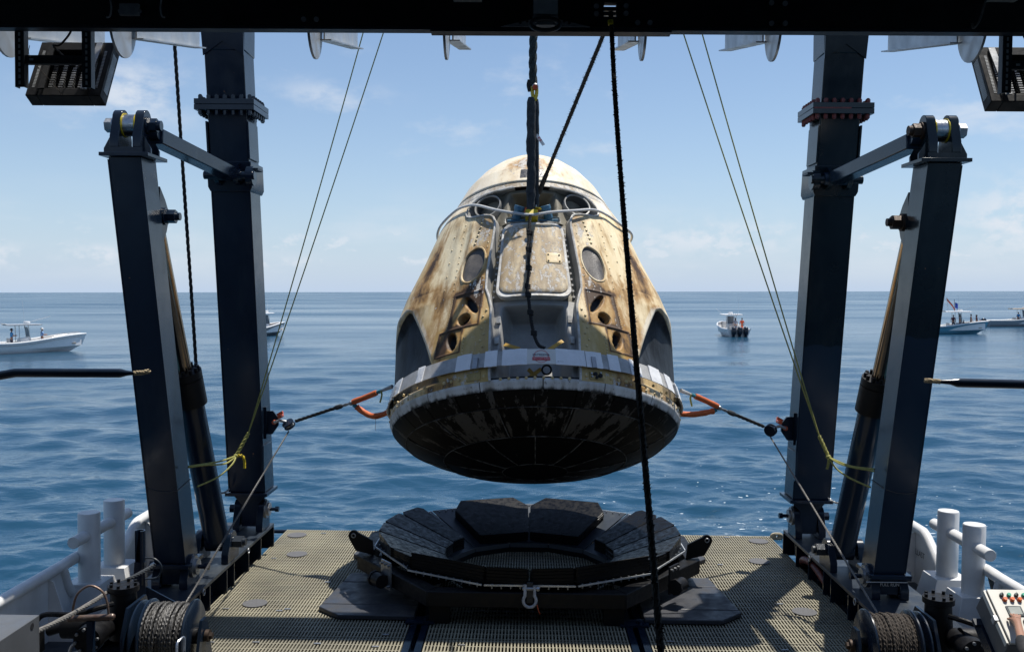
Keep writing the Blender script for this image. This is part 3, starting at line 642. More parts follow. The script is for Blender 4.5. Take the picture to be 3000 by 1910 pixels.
# ------------------------------------------------------------------ forward support legs, cylinders, links
SUP_B, SUP_T = (4.225, 11.0, .65), (4.445, 10.3, 5.33)
def sup(z):
    f = (z - .65) / 4.68; return 4.225 + .22 * f, 11.0 - .70 * f
def support_leg(sg):
    side = 'left' if sg < 0 else 'right'
    t = thing('support_leg', 'leaning navy box strut with a pinned clevis head, nearest the camera at %s' % side, 'strut', (X0 + sg * 4.225, 11.2, .6), 'forward struts of the lifting frame')
    X = lambda u: X0 + sg * u
    nm = M['navy'] if sg < 0 else M['green_navy']
    m = MB(); m.loft([rect(X(sup(z)[0]), sup(z)[1], .36, .42, z) for z in (.65, 5.33)]); m.build('strut_body', nm, t, bev=.008)
    m = MB(); 
    for s in (-1, 1): m.loft([[(X(sup(z)[0]) + s * .18 - .010, sup(z)[1] - .007, z), (X(sup(z)[0]) + s * .18 + .004, sup(z)[1] - .007, z), (X(sup(z)[0]) + s * .18 + .004, sup(z)[1] + .012, z), (X(sup(z)[0]) + s * .18 - .010, sup(z)[1] + .012, z)] for z in (.66, 5.3)])
    m.build('corner_weld', nm, t)
    ut, yt = sup(5.33)
    m = MB(); m.bx(X(ut - .28), X(ut + .26), yt - .06, yt + .50, 5.332, 5.372); m.build('top_plate', nm, t, bev=.004)
    m = MB(); m.bx(X(ut - .18), X(ut + .18), yt + .02, yt + .42, 5.374, 5.44); m.build('head_block', nm, t)
    yc = yt + .2
    for s in (-1, 1):
        m = MB(); lug(m, X(ut + s * .125 - .05), X(ut + s * .125 + .05), yc, .36, 5.44, 5.87); m.build('clevis_plate', nm, t, bev=.006)
        m = MB(); m.cyl((X(ut + s * .078), yc, 5.70), (X(ut + s * .066), yc, 5.70), .135, n=28); m.build('yellow_ring', M['yellow'], t)
        m = MB(); m.cyl((X(ut + s * .177), yc, 5.70), (X(ut + s * .20), yc, 5.70), .095, n=20); m.cyl((X(ut + s * .20), yc, 5.70), (X(ut + s * .285), yc, 5.70), .08, n=6)
        if s < 0: m.cyl((X(ut - .285), yc, 5.70), (X(ut - .33), yc, 5.70), .055, n=16)
        m.build('pin_nut', M['galv'] if s > 0 else (nm if sg < 0 else M['rust_bolt']), t)
        for ya in (-.13, .10): m = MB(); m.prism([(X(ut + s * .176), 5.374), (X(ut + s * .26), 5.374), (X(ut + s * .26), 5.43), (X(ut + s * .19), 5.56), (X(ut + s * .176), 5.56)], 'y', yc + ya, yc + ya + .03); m.build('rib_plate', nm, t)
    m = MB(); m.cyl((X(ut - .064), yc, 5.70), (X(ut + .064), yc, 5.70), .12, n=32); m.build('roller', M['steel'], t)
    # ear that takes the cylinder rod
    u1, y1 = sup(4.75)
    for s in (-1, 1):
        m = MB(); yb = y1 + .40
        m.prism([(yb, 4.38), (yb + .06, 4.40), (yb + .20, 4.56), (yb + .26, 4.70), (yb + .24, 4.82), (yb + .16, 4.92), (yb, 5.06)], 'x', X(u1 + s * .15 - .02), X(u1 + s * .15 + .02)); m.build('rod_ear', nm, t)
    m = MB(); m.cyl((X(u1 - .17), yb + .12, 4.73), (X(u1 - .20), yb + .12, 4.73), .10, n=20); m.cyl((X(u1 - .20), yb + .12, 4.73), (X(u1 - .31), yb + .12, 4.73), .08, n=6); m.cyl((X(u1 - .31), yb + .12, 4.73), (X(u1 - .36), yb + .12, 4.73), .045, n=14); m.build('ear_nut', nm if sg < 0 else M['rust_bolt'], t)
    m = MB(); m.prism([(y1 + .42, 4.0), (y1 + .50, 4.12), (y1 + .45, 4.36), (y1 + .42, 4.38)], 'x', X(u1 - .16), X(u1 - .12)); m.build('rib_plate', nm, t)
    m = MB(); m.bx(X(4.225 - .235), X(4.225 + .235), 10.94, 11.46, .60, .648); m.build('base_plate', nm, t, bev=.004)
    m = MB(); m.bx(X(4.225 - .11), X(4.225 + .11), 11.02, 11.34, .40, .598); m.build('hinge_tongue', nm, t)
    # hydraulic cylinder
    c = thing('hydraulic_cylinder', 'long dark hydraulic cylinder with shiny rod behind the %s strut' % side, 'cylinder', (X(4.10), 12.25, .59), 'hydraulic cylinders of the lifting frame')
    A = Vector((X(4.08), 12.25, .59)); B = Vector((X(u1 - .05), y1 + .52, 4.73)); d = (B - A).normalized(); Lc = (B - A).length
    m = MB(); m.cyl(A + d * .05, A + d * 2.28, .162, n=32); m.cyl(A + d * .03, A + d * .10, .12, n=24); m.build('barrel', nm, c)
    m = MB(); m.cyl(A + d * 1.98, A + d * 2.32, .205, n=32); m.cyl(A + d * 2.33, A + d * 2.42, .205, n=32); gl = m.build('gland_cap', M['black'], c)
    e1 = d.orthogonal().normalized(); e2 = d.cross(e1)
    gb = MB().cyl((0, 0, 0), (0, 0, .05), .022, n=10); gm = mesh_of(gb, 'gland_bolt', M['black']); Rq = Vector((0, 0, 1)).rotation_difference(d).to_matrix()
    for k in range(12):
        a = 2 * pi * k / 12; inst(gm, 'gland_bolt', gl, A + d * 2.42 + (e1 * cos(a) + e2 * sin(a)) * .165, Rq)
    m = MB(); m.cyl(A + d * 2.42, B - d * .06, .095, n=28); m.build('rod', M['rod'], c)
    m = MB(); m.cyl(B - Vector((.12, 0, 0)), B + Vector((.12, 0, 0)), .10, n=18); m.build('rod_eye', nm, c)
    m = MB(); m.cyl(A - Vector((.13, 0, 0)), A + Vector((.13, 0, 0)), .13, n=18); m.build('base_eye', nm, c)
    # link bar from the clevis to the main leg
    Lk = thing('link_bar', 'pale lit box link from the %s strut head to the main leg' % side, 'link', (X(ut), yc, 5.6), 'links of the lifting frame')
    P0 = Vector((X(ut - .21), yc + .10, 5.60)); P1 = Vector((X(4.03), ly(5.45) - .20, 5.44))
    m = MB(); m.bar(P0, P1, .20, .17); m.build('link_body', nm, Lk, bev=.012)
    m = MB(); m.cyl(P0 + Vector((-.07, -.02, .04)), P0 + Vector((.07, -.02, .04)), .085, n=18); m.build('end_eye', nm, Lk); m = MB(); m.cyl(P1 + Vector((-.15, .05, -.01)), P1 + Vector((.15, .05, -.01)), .085, n=18); m.build('end_eye', nm, Lk)
support_leg(-1); support_leg(1)
# ------------------------------------------------------------------ capsule
TH = radians(25)
CAP_O = at(1566, 1258, 13.0)
cap = thing('space_capsule', 'scorched cream space capsule with black heat shield hanging over the deck', 'space capsule', CAP_O, rot=Euler((-TH, radians(-1.1), 0), 'XYZ'), local=True)
CAP_M = Matrix.Translation(CAP_O) @ Euler((-TH, radians(-1.1), 0), 'XYZ').to_matrix().to_4x4()
PROF = np.array([(-.62, 0), (-.612, .3), (-.585, .6), (-.53, .95), (-.44, 1.3), (-.33, 1.6), (-.22, 1.8), (-.1, 1.94), (.0, 1.985), (.1, 1.99), (.2, 1.975), (.35, 1.94), (.6, 1.88), (1, 1.785), (1.5, 1.66), (2, 1.53), (2.5, 1.40), (3, 1.26), (3.3, 1.16), (3.6, 1.01), (3.85, .82), (4.03, .63), (4.16, .45), (4.25, .25), (4.28, 0)])
def pr(s): return np.interp(s, PROF[:, 0], PROF[:, 1])
def sst(x, a, b): t = np.clip((x - a) / (b - a), 0, 1); return t * t * (3 - 2 * t)
EDGE = np.array([(.03, 15.8), (.10, 16.0), (.5, 16.5), (1.10, 17.5), (1.28, 19.2), (1.40, 20.8), (1.66, 21.3), (2.42, 20.6), (2.54, 21.0), (2.62, 22.5), (2.66, 24.5), (2.69, 28), (2.71, 33), (2.735, 38.5), (2.78, 42), (2.86, 44), (2.96, 44.5), (3.05, 42.5), (3.11, 38), (3.135, 32), (3.146, 24), (3.152, 12), (3.155, .0)])
def edge(s): return np.interp(s, EDGE[:, 0], EDGE[:, 1], right=0.)
def ell(ph, s, pc, sc, ra, rs, rot=0.):      # normalised elliptical distance on the skin (degrees, metres)
    a = (ph - pc) * np.pi / 180 * np.interp(sc, PROF[:, 0], PROF[:, 1]); b = s - sc
    c_, s_ = cos(rot), sin(rot); u = a * c_ + b * s_; v = -a * s_ + b * c_
    return np.hypot(u / ra, v / rs)
def scallop(ph, s):                           # >0 inside the engine recess (degrees from its edge)
    a = np.abs(ph)
    inn = 41.5 + (s - .5) * 21 + 6 * np.clip((s - 1.36) / .12, 0, 2) ** 2
    out = 92 - 27 * np.clip((s - .85) / .62, 0, 2) ** 1.6
    return np.minimum(np.minimum(a - inn, out - a), (s - .2) * 60 + 6)
def hull_r(ph, s, detail=True):
    a = np.abs(ph); r = pr(s).copy()
    r += .035 * sst(a, 0, 14) * (1 - sst(a, 44, 70)) * (1 - sst(s, 2.75, 3.1)) * sst(s, .2, .6)
    b = np.interp(s, [.2, .5, .82, 1.4, 1.72, 2.33, 2.87, 3.2, 3.5], [0, .05, .13, .27, .25, .16, .11, .03, 0.])
    r += b * sst(a, 40, 72) * (1 - sst(a, 118, 150))
    r += .022 * np.exp(-((a - 34 - (s - 2.2) * 2) / 2.2) ** 2) * sst(s, 1.35, 1.6) * (1 - sst(s, 2.55, 2.7))
    r += .016 * np.exp(-((a - 43 - (s - 2.2) * 3) / 3.0) ** 2) * sst(s, 1.2, 1.5) * (1 - sst(s, 2.6, 2.8))
    if detail:
        r -= .03 * (1 - sst(ell(a, s, 29.6, 1.845, .185, .30, 0.10), .86, 1.0))
        # thruster ports
        r -= .16 * (1 - sst(ell(a, s, 29.4, .975, .092, .092), .80, 1.0))
        r -= .10 * (1 - sst(ell(a, s, 27.2, 1.185, .055, .19, -.66), .75, 1.0)) 
        r -= .14 * (1 - sst(ell(a, s, 33.4, .675, .075, .15, -.28), .70, 1.0))
        # panel joints
        for p0, p1, s0, s1 in ((22.2, 36.2, .86, 1.385), (28.9, 40.4, .49, .845)):
            dd = np.minimum(np.minimum(a - p0, p1 - a) * .030, np.minimum(s - s0, s1 - s))
            r += .010 * np.exp(-(dd / .012) ** 2) - .004 * (dd > .012)
        sc = scallop(a, s); r -= .20 * sst(sc, 0, 7) * (1 - .45 * sst(s, .9, .3)) * (1 - sst(a, 60, 88))
    return r
def pt(ph, s, r): 
    q = math.radians(ph); return (r * sin(q), -r * cos(q), s)
def grid_mesh(name, PH, S, RR, m, parent, attrs=None, ang=50):
    nr, nc = PH.shape; q = np.radians(PH)
    v = np.stack([RR * np.sin(q), -RR * np.cos(q), S], -1).reshape(-1, 3)
    i = np.arange(nr - 1)[:, None] * nc; j = np.arange(nc - 1)[None, :]
    f = np.stack([i + j, i + j + 1, i + nc + j + 1, i + nc + j], -1).reshape(-1, 4)
    me = bpy.data.meshes.new(name); me.vertices.add(len(v)); me.vertices.foreach_set('co', v.ravel())
    me.loops.add(f.size); me.loops.foreach_set('vertex_index', f.ravel()); me.polygons.add(len(f))
    me.polygons.foreach_set('loop_start', np.arange(0, f.size, 4)); me.polygons.foreach_set('loop_total', np.full(len(f), 4))
    me.polygons.foreach_set('use_smooth', np.ones(len(f), bool)); me.update(calc_edges=True)
    for k, a in (attrs or {}).items():
        at_ = me.attributes.new(k, 'FLOAT', 'POINT'); at_.data.foreach_set('value', np.ascontiguousarray(a, dtype=np.float32).ravel())
    o = bpy.data.objects.new(name, me); COL.objects.link(o); me.materials.append(m); o.parent = parent; ORI[o.name] = Vector()
    return o
def hull_material():
    m = bpy.data.materials.new('scorched_skin'); m.use_nodes = True
    nt = m.node_tree; N = nt.nodes; L = nt.links; b = N['Principled BSDF']; tc = N.new('ShaderNodeTexCoord')
    def nz(sc, det, st=(1, 1, 1), rough=.6):
        mp = N.new('ShaderNodeMapping'); mp.inputs['Scale'].default_value = st; L.new(tc.outputs['Object'], mp.inputs[0])
        n = N.new('ShaderNodeTexNoise'); n.inputs['Scale'].default_value = sc; n.inputs['Detail'].default_value = det; n.inputs['Roughness'].default_value = rough; L.new(mp.outputs[0], n.inputs['Vector']); return n.outputs[0]
    def rng(x, a, b_, lo=0., hi=1.):
        q = N.new('ShaderNodeMapRange'); q.interpolation_type = 'SMOOTHSTEP'; q.inputs[1].default_value = a; q.inputs[2].default_value = b_; q.inputs[3].default_value = lo; q.inputs[4].default_value = hi; L.new(x, q.inputs[0]); return q.outputs[0]
    def mix(f, a, c):
        q = N.new('ShaderNodeMix'); q.data_type = 'RGBA'; L.new(f, q.inputs[0])
        for i, v in ((6, a), (7, c)):
            if isinstance(v, tuple): q.inputs[i].default_value = (*v, 1)
            else: L.new(v, q.inputs[i])
        return q.outputs[2]
    def math_(op, a, b_):
        q = N.new('ShaderNodeMath'); q.operation = op
        for i, v in ((0, a), (1, b_)):
            if isinstance(v, (int, float)): q.inputs[i].default_value = v
            else: L.new(v, q.inputs[i])
        return q.outputs[0]
    def A(n): q = N.new('ShaderNodeAttribute'); q.attribute_name = n; return q.outputs['Fac']
    big = nz(1.3, 5, (1, 1, .30)); mid = nz(4.5, 8, (1, 1, .22), .65); fine = nz(17, 8, (1, 1, .6), .7); spk = nz(55, 6); strk = nz(9, 7, (1, 1, .07), .6)
    c = mix(rng(big, .36, .64), (.64, .45, .20), (.86, .74, .50))
    c = mix(rng(strk, .44, .72, 0, .6), c, (.52, .35, .15))                     # tan streaks along the airflow
    c = mix(math_('MULTIPLY', A('pale'), rng(mid, .30, .60, 1, .55)), c, (.80, .765, .68))
    c = mix(math_('MULTIPLY', A('gold'), rng(mid, .35, .65, .95, .55)), c, (.46, .31, .10))
    dirt = math_('ADD', A('dirt'), math_('MULTIPLY', math_('SUBTRACT', mid, .5), 1.5))
    dirt = math_('ADD', dirt, math_('MULTIPLY', math_('SUBTRACT', strk, .5), 1.1))
    c = mix(rng(dirt, .25, .85, 0, .80), c, (.29, .215, .135))                   # grey-brown grime
    soot = math_('ADD', A('soot'), math_('MULTIPLY', math_('SUBTRACT', strk, .5), .95))
    soot = math_('ADD', soot, math_('MULTIPLY', math_('SUBTRACT', mid, .5), .55))
    soot = math_('ADD', soot, math_('MULTIPLY', math_('SUBTRACT', fine, .5), .75))
    c = mix(rng(soot, .20, .70, 0, .85), c, (.37, .195, .055))                    # orange-brown scorch
    c = mix(rng(soot, .58, 1.0, 0, .94), c, (.045, .024, .014))                  # dark char
    peel = math_('ADD', A('peel'), math_('MULTIPLY', math_('SUBTRACT', fine, .5), 2.4))
    peel = math_('ADD', peel, math_('MULTIPLY', math_('SUBTRACT', mid, .5), .9))
    c = mix(rng(peel, .42, .50, 0, .88), c, mix(rng(spk, .4, .6), (.64, .61, .56), (.42, .40, .365)))   # flaked paint, grey primer
    c = mix(rng(spk, .64, .71, 0, .5), c, (.20, .12, .06))
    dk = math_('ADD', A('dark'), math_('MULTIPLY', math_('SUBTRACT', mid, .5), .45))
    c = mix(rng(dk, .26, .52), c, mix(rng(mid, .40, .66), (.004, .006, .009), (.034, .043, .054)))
    L.new(c, b.inputs['Base Color']); b.inputs['Roughness'].default_value = .58; b.inputs['Specular IOR Level'].default_value = .35
    h = math_('ADD', math_('MULTIPLY', fine, .6), math_('MULTIPLY', rng(peel, .42, .50), -.5))
    h = math_('ADD', h, math_('MULTIPLY', spk, .25))
    bp = N.new('ShaderNodeBump'); bp.inputs['Strength'].default_value = .55; bp.inputs['Distance'].default_value = .012; L.new(h, bp.inputs['Height']); L.new(bp.outputs[0], b.inputs['Normal'])
    return m
M['hull'] = hull_material()
def g2(x, s): return np.exp(-(x / s) ** 2)
def stains_and_shade(ph, s):
    a = np.abs(ph)
    soot = .17 + .0 * a
    pn = (a > 21.5) & (a < 37) & (s > .84) & (s < 1.40); soot = np.where(pn, .38, soot)
    pn2 = (a > 28.5) & (a < 41) & (s > .48) & (s < .86); soot = np.where(pn2, .48, soot)
    for p, q, sp_, sq, w in ((29, 1.42, 6, .10, .45), (37, 1.1, 3, .35, .35), (45, 1.15, 5, .4, .38), (48, 1.5, 9, .22, .40), (60, 2.1, 4.5, .55, .62), (27, 1.28, 7, .16, .35), (30, .92, 7, .14, .3), (36, .62, 4, .2, .4), (26, 1.52, 5, .10, .45), (25.5, 1.25, 3.5, .14, .45), (33, 1.40, 5, .05, .5), (31, .88, 7, .04, .45), (23, 1.7, 1.6, .6, .3), (36, 1.7, 2, .5, .12), (58, 1.55, 8, .12, .35), (24, 2.62, 3, .08, .3)):
        soot = soot + w * g2(a - p, sp_) * g2(s - q, sq)
    soot += .22 * g2(ell(a, s, 29.6, 1.845, .185, .30, .1) - 1.1, .22)
    soot += .30 * g2(scallop(a, s) + 2, 3.0) * (s < 1.6)
    for p0, p1, s0, s1 in ((22.2, 36.2, .86, 1.385), (28.9, 40.4, .49, .845)):
        dd = np.minimum(np.minimum(a - p0, p1 - a) * .030, np.minimum(s - s0, s1 - s)); soot += .5 * g2(dd, .014)
    soot -= .5 * ((a > 16) & (a < 28) & (s < .8)) * .3
    soot += .35 * sst(s, .20, .10) * (a < 42) * (a > 30)
    soot = np.where(s > 2.75, soot * .6, soot)
    peel = .06 + .45 * g2(a - 46, 6) * g2(s - 1.15, .35) + .40 * g2(a - 27, 5) * g2(s - 2.3, .25) + .45 * g2(s - 3.17, .08) + .35 * g2(a - 25, 4) * g2(s - 1.5, .2) + .25 * g2(s - .10, .1) + .3 * g2(a - 62, 9) * g2(s - 1.75, .3)
    peel = peel * (1 - .65 * sst(a, 32, 38) * (s < 2.9))
    w = ell(a, s, 29.6, 1.845, .185, .30, .1)
    holes = np.minimum(np.minimum(ell(a, s, 29.4, .975, .092, .092), ell(a, s, 27.2, 1.185, .055, .19, -.66)), ell(a, s, 33.4, .675, .075, .15, -.28))
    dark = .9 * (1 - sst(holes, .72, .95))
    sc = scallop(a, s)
    dark = np.maximum(dark, .85 * sst(sc, 1.5, 4) * sst(s, .1, .75) + .05)  # dark engine recess with shading painted in: deepest at the top, greyer lower down
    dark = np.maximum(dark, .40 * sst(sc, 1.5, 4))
    pale = sst(s, 2.75, 3.1) + .9 * sst(a, 44, 60) * (1 - sst(s, .0, .25)) + .75 * (sc > -2.2) * (sc < 1.5) * (s > .3)
    pale = np.clip(pale, 0, 1)
    gold = ((a > 15) & (a < 43)) * (1 - sst(s, .86, 1.0)) + .55 * ((a > 21.5) & (a < 37)) * (s > .85) * (s < 1.42)
    gold = np.clip(gold, 0, 1) * (1 - .0 * a)
    dirt = .22 + .28 * (1 - sst(a, 26, 34)) * (s > 1.3) + .22 * g2(a - 40, 4) * g2(s - 1.2, .4) + .25 * sst(s, 2.3, 2.6) * (a < 34) * (s < 2.75) + .30 * g2(s - 3.19, .07) + .15 * sst(a, 48, 62)
    for p_ in (34.8, 37.5): dirt = dirt + .20 * g2(a - p_, .5) * (s > 1.45) * (s < 2.65)
    soot = soot - .18 * sst(a, 44, 54) * (s < 1.6) * (s > .9) + .40 * g2(a - 57, 3.5) * g2(s - 2.0, .55)
    return dict(soot=soot, peel=peel, dark=dark, pale=pale * (1 - gold), gold=gold, dirt=dirt)
# outer skin, both flanks and the back in one sheet from edge to edge of the hatch channel
sv = np.unique(np.round(np.concatenate([np.linspace(.03, .42, 22), np.linspace(.42, 1.45, 96), np.linspace(1.45, 2.2, 60), np.linspace(2.2, 2.62, 22), np.linspace(2.62, 2.8, 24), np.linspace(2.8, 3.05, 16), np.linspace(3.05, 3.1549, 22), [3.156, 3.19, 3.235]]), 5))
sv = np.array([s for i, s in enumerate(sv) if i == 0 or s - sv[i - 1] > 1e-4])
u1 = np.concatenate([np.linspace(0, .32, 118), np.linspace(.32, .68, 60)[1:], np.linspace(.68, 1, 14)[1:]])
tmp = []
for s in sv:
    e = float(edge(s)); w = 158 - e * 1.0
    tmp.append(e + u1 * (180 - e))
PHp = np.array(tmp); PH = np.concatenate([PHp, 360 - PHp[:, ::-1][:, 1:]], axis=1)
Sg = np.repeat(sv[:, None], PH.shape[1], 1)
PHs = np.where(PH > 180, PH - 360, PH)
RR = hull_r(PHs, Sg); hull_sk = grid_mesh('outer_skin', PH, Sg, RR, M['hull'], cap, stains_and_shade(PHs, Sg))
# turned-in lip all along the cut edge
def lip_points(side, off=.004):
    out = []
    for s in np.concatenate([np.linspace(.03, 2.4, 60), np.linspace(2.42, 3.152, 90)]):
        e = edge(s) * side; out.append(Vector(pt(e, s, float(hull_r(np.array([e]), np.array([s]))[0]) + off)))
    return out
for sd in (1, -1):
    P = lip_points(sd); m = MB(); q = []
    for p in P:
        n = Vector((p.x, p.y, 0)).normalized(); q.append((p, p - n * .16))
    m.loft([[a, b] for a, b in q], cap=False, closed=False); m.build('channel_wall', M['metal_bay'], cap, fix=False)
    MB().tube(P, .016, 6).build('edge_lip', M['lip'], cap)
# floors behind the cut: lower recess, hatch channel, upper recovery bay
def floor(name, s0, s1, depth, m, n=60):
    S = np.repeat(np.linspace(s0, s1, n)[:, None], 61, 1); e = np.minimum(edge(S), 44.4) * 1.0
    P = e * np.linspace(-1, 1, 61)[None, :]
    return grid_mesh(name, P, S, pr(S) - depth(P, S), m, cap)
low = floor('lower_recess', .031, 1.22, lambda P, S: .10 + .40 * (1 - sst(np.abs(P), 12.6, 14.2)) * sst(S, .055, .10) * (1 - sst(S, 1.02, 1.16)), M['metal_bay'], 90)
chn = floor('hatch_channel', 1.221, 2.53, lambda P, S: .12 + 0 * P, M['bay'])
bayd = floor('recovery_bay', 2.531, 3.154, lambda P, S: .09 + .07 * sst(np.abs(P), 16, 24) + .42 * (1 - sst(np.abs(P), 13.2, 15.4)) * sst(S, 2.60, 2.68) * (1 - sst(S, 3.04, 3.10)), M['bay'], 110)
def patch(name, outline, rings, m, parent=cap, base=None, attrs=None, ang=45, hollow=False):
    """a plate lying on the skin: outline in (degrees, metres); rings = (inset metres, height) from the middle out"""
    O_ = np.array(outline); c = O_.mean(0); n = len(O_); rows = []; v = []; f = []
    rad = np.hypot((O_[:, 0] - c[0]) * .0265, O_[:, 1] - c[1])
    for ins, h in rings:
        k = np.clip(1 - ins / rad, 0, None)[:, None]; p = c + (O_ - c) * k
        b = pr(p[:, 1]) if base is None else base(p[:, 0], p[:, 1])
        r = b + h
        v += [pt(p[i, 0], p[i, 1], r[i]) for i in range(n)]
    for j in range(len(rings) - 1):
        for i in range(n): f.append((j * n + i, j * n + (i + 1) % n, (j + 1) * n + (i + 1) % n, (j + 1) * n + i))
    if not hollow: f.append(tuple(range(n)))
    mb = MB(); mb.v = v; mb.f = f
    o = mb.build(name, m, parent, ang)
    for k, val in (attrs or {}).items():
        at_ = o.data.attributes.new(k, 'FLOAT', 'POINT'); at_.data.foreach_set('value', np.full(len(v), val, np.float32))
    return o
def rrect(p0, p1, s0, s1, rc, k=8):
    o = []
    kp = .0265
    for (cx_, cy_, a0) in ((p1 - rc / kp, s1 - rc, 0), (p0 + rc / kp, s1 - rc, 90), (p0 + rc / kp, s0 + rc, 180), (p1 - rc / kp, s0 + rc, 270)):
        for i in range(k + 1):
            a = radians(a0 + 90 * i / k); o.append((cx_ + rc / kp * cos(a), cy_ + rc * sin(a)))
    o2 = []
    for i in range(len(o)):       # subdivide the straight runs so the plate follows the cone
        a, b = o[i], o[(i + 1) % len(o)]; d = hypot((a[0] - b[0]) * kp, a[1] - b[1]); q = max(1, int(d / .06))
        o2 += [(a[0] + (b[0] - a[0]) * t / q, a[1] + (b[1] - a[1]) * t / q) for t in range(q)]
    return o2
def full_rings(edge_rings, step=.07, to=.44, h=0.):
    return [(to - i * .035, h) for i in range(int((to - .1) / .035))] + edge_rings
ho = rrect(-16.7, 16.7, 1.225, 2.47, .14)
patch('hatch_frame', ho, [(.10, -.02), (.062, .008), (.012, .012), (0, -.004), (0, -.125)], M['lip'], hollow=True)
hatch = patch('hatch', rrect(-15.0, 15.0, 1.285, 2.425, .13), [(.39, .03), (.35, .03), (.3, .03), (.25, .03), (.2, .03), (.15, .03), (.1, .03), (.06, .030), (.02, .028), (0, .018), (0, -.05)], M['hull'], attrs=dict(soot=.10, peel=.36, dark=.0, pale=.20, dirt=.70, gold=0.))
cv = patch('cover_plate', rrect(6.0, 13.2, 1.755, 1.92, .03), [(.05, .036), (.01, .040), (0, .036), (0, .02)], M['hull'], attrs=dict(soot=.22, peel=.1, dark=.05, pale=.0)); 
scm = mesh_of(MB().ball((0, 0, 0), .012, 8, 4), 'screw', M['rust_bolt'])
for p, s in ((7, 1.785), (12.2, 1.785), (7, 1.89), (12.2, 1.89)): inst(scm, 'screw', cv, pt(p, s, float(pr(s)) + .04))
hb = lambda p, s: hull_r(p, s, False)
for sd in (-1, 1):
    ow = [(sd * (29.6 + (.185 * cos(a) * cos(.1) - .30 * sin(a) * sin(.1)) / (pi / 180 * 1.57)), 1.845 + .185 * cos(a) * sin(.1) + .30 * sin(a) * cos(.1)) for a in np.linspace(0, 2 * pi, 40)[:-1]]
    wf = patch('side_window', ow, [(.14, -.024), (.10, -.024), (.06, -.024), (.03, -.024), (.012, -.022)], pmat('scorched_pane', (.14, .125, .11), .45, 0, .5, 5, .3, 50, col2=(.05, .05, .052)), base=hb)
    patch('window_ring', ow, [(.030, -.018), (.022, .008), (.006, .010), (-.004, -.004)], M['lip'], base=hb, hollow=True)
    wr_ = [o_ for o_ in bpy.data.objects if o_.name.startswith('window_ring')][-1]; wr_.data.materials[0] = M['hull']
    for k_, v_ in (('soot', .34), ('dirt', .5), ('peel', .2)): at_ = wr_.data.attributes.new(k_, 'FLOAT', 'POINT'); at_.data.foreach_set('value', np.full(len(wr_.data.vertices), v_, np.float32))
# rows of flush fasteners
rv = MB()
def rivet(p, s, r=.017): 
    P = Vector(pt(p, s, float(hull_r(np.array([p]), np.array([s]), False)[0]) - .002)); rv.ball(P, r, 7, 4)
for sd in (-1, 1):
    for k in range(11): rivet(sd * (38 + k * .3 + (k % 2) * .15), 1.5 + k * .112, .012)
    for k in range(9): rivet(sd * 23.2, 1.46 + k * .12 + (k % 3) * .02, .012)
    for k in range(5): rivet(sd * (44 + k * .9), 1.55 + k * .23, .014)
    for k in range(8): rivet(sd * (20.5 - (k % 2) * 1.2), .42 + k * .09, .019)
    for k in range(6): rivet(sd * 27.5, .46 + k * .045, .015)
    for k in range(6): rivet(sd * (31 - k * .4), 2.2 + k * .07, .020)
    for k in range(6): rivet(sd * (18 + k * 3.2), .10, .024)
    for k in range(9): rivet(sd * (44 + k * 5), .12 + .05 * (k % 2), .02); rivet(sd * (44 + k * 5), .06, .018)
    for k in range(14): rivet(sd * (37.4), .9 + k * .035, .009)
for k in range(9): rivet(-12 + k * 3, .045, .02)
o = rv.build('fasteners', pmat('tan_fastener', (.64, .51, .27), .5, 0, .4, 14, col2=(.36, .25, .10)), cap); o['kind'] = 'stuff'
# flank fittings inside the channel
fm = mesh_of(MB().cyl((0, 0, 0), (0, 0, .035), .015, n=7), 'stud', M['lip'])
for sd in (-1, 1):
    for k in range(13):
        s = 1.30 + k * .095; p = sd * 18.6; P = Vector(pt(p, s, float(pr(s)) - .12)); inst(fm, 'stud', chn, P, Vector((0, 0, 1)).rotation_difference(Vector((P.x, P.y, 0)).normalized()).to_matrix())
    for s in (.93, .62, .28): MB().box(Vector(pt(sd * 15.0, s, float(pr(s)) - .075)), (.05, .03, .09), Matrix.Rotation(radians(sd * 15), 3, 'Z')).build('hinge_fitting', M['lip'], low)
m = MB()
for p, s in ((-7, .16), (-7, .21), (3.6, .17)): P = Vector(pt(p, s, 1.46)); m.cyl(P, P + Vector((0, -.02, 0)), .03, n=12)
m.build('plug', M['hole'], low)
for a, b in (((-5.6, .06, 1.75), (2.4, .20, 1.86)), ((-2.5, .20, 1.86), (2.8, .06, 1.75)), ((-13, .62, 1.66), (-6, .50, 1.78)), ((12.4, .66, 1.66), (5, .46, 1.80))):
    m = MB(); m.bar(pt(*a), pt(*b), .05, .006, (0, -1, .2)); m.build('gold_strap', M['yellow_strap'], low)
MB().torus(pt(4.3, .175, 1.90), .055, .012, (1, 0, 0), (0, -.2, 1), 18, 7).build('rope_loop', M['black_rope'], low)
# tan panel with round connectors low on the right, and its plain twin on the left
for sd in (1, -1):
    b = patch('umbilical_panel', rrect(*sorted((sd * 19.2, sd * 24.6)), .055, .165, .012), [(.05, .012), (.02, .012), (.004, .012), (0, .004)], pmat('gold_panel', (.40, .29, .10), .45, .2, .3, 6), base=hb)
    if sd > 0:
        for p, s, r in ((21.3, .125, .026), (23.2, .112, .026), (21.8, .085, .020), (19.9, .13, .012), (20.0, .09, .012), (23.4, .15, .010)):
            P = Vector(pt(p, s, float(hull_r(np.array([p]), np.array([s]))[0]))); n = Vector((P.x, P.y, 0)).normalized(); MB().cyl(P, P + n * .03, r, n=12).build('connector', M['black'] if r > .015 else M['galv'], b)
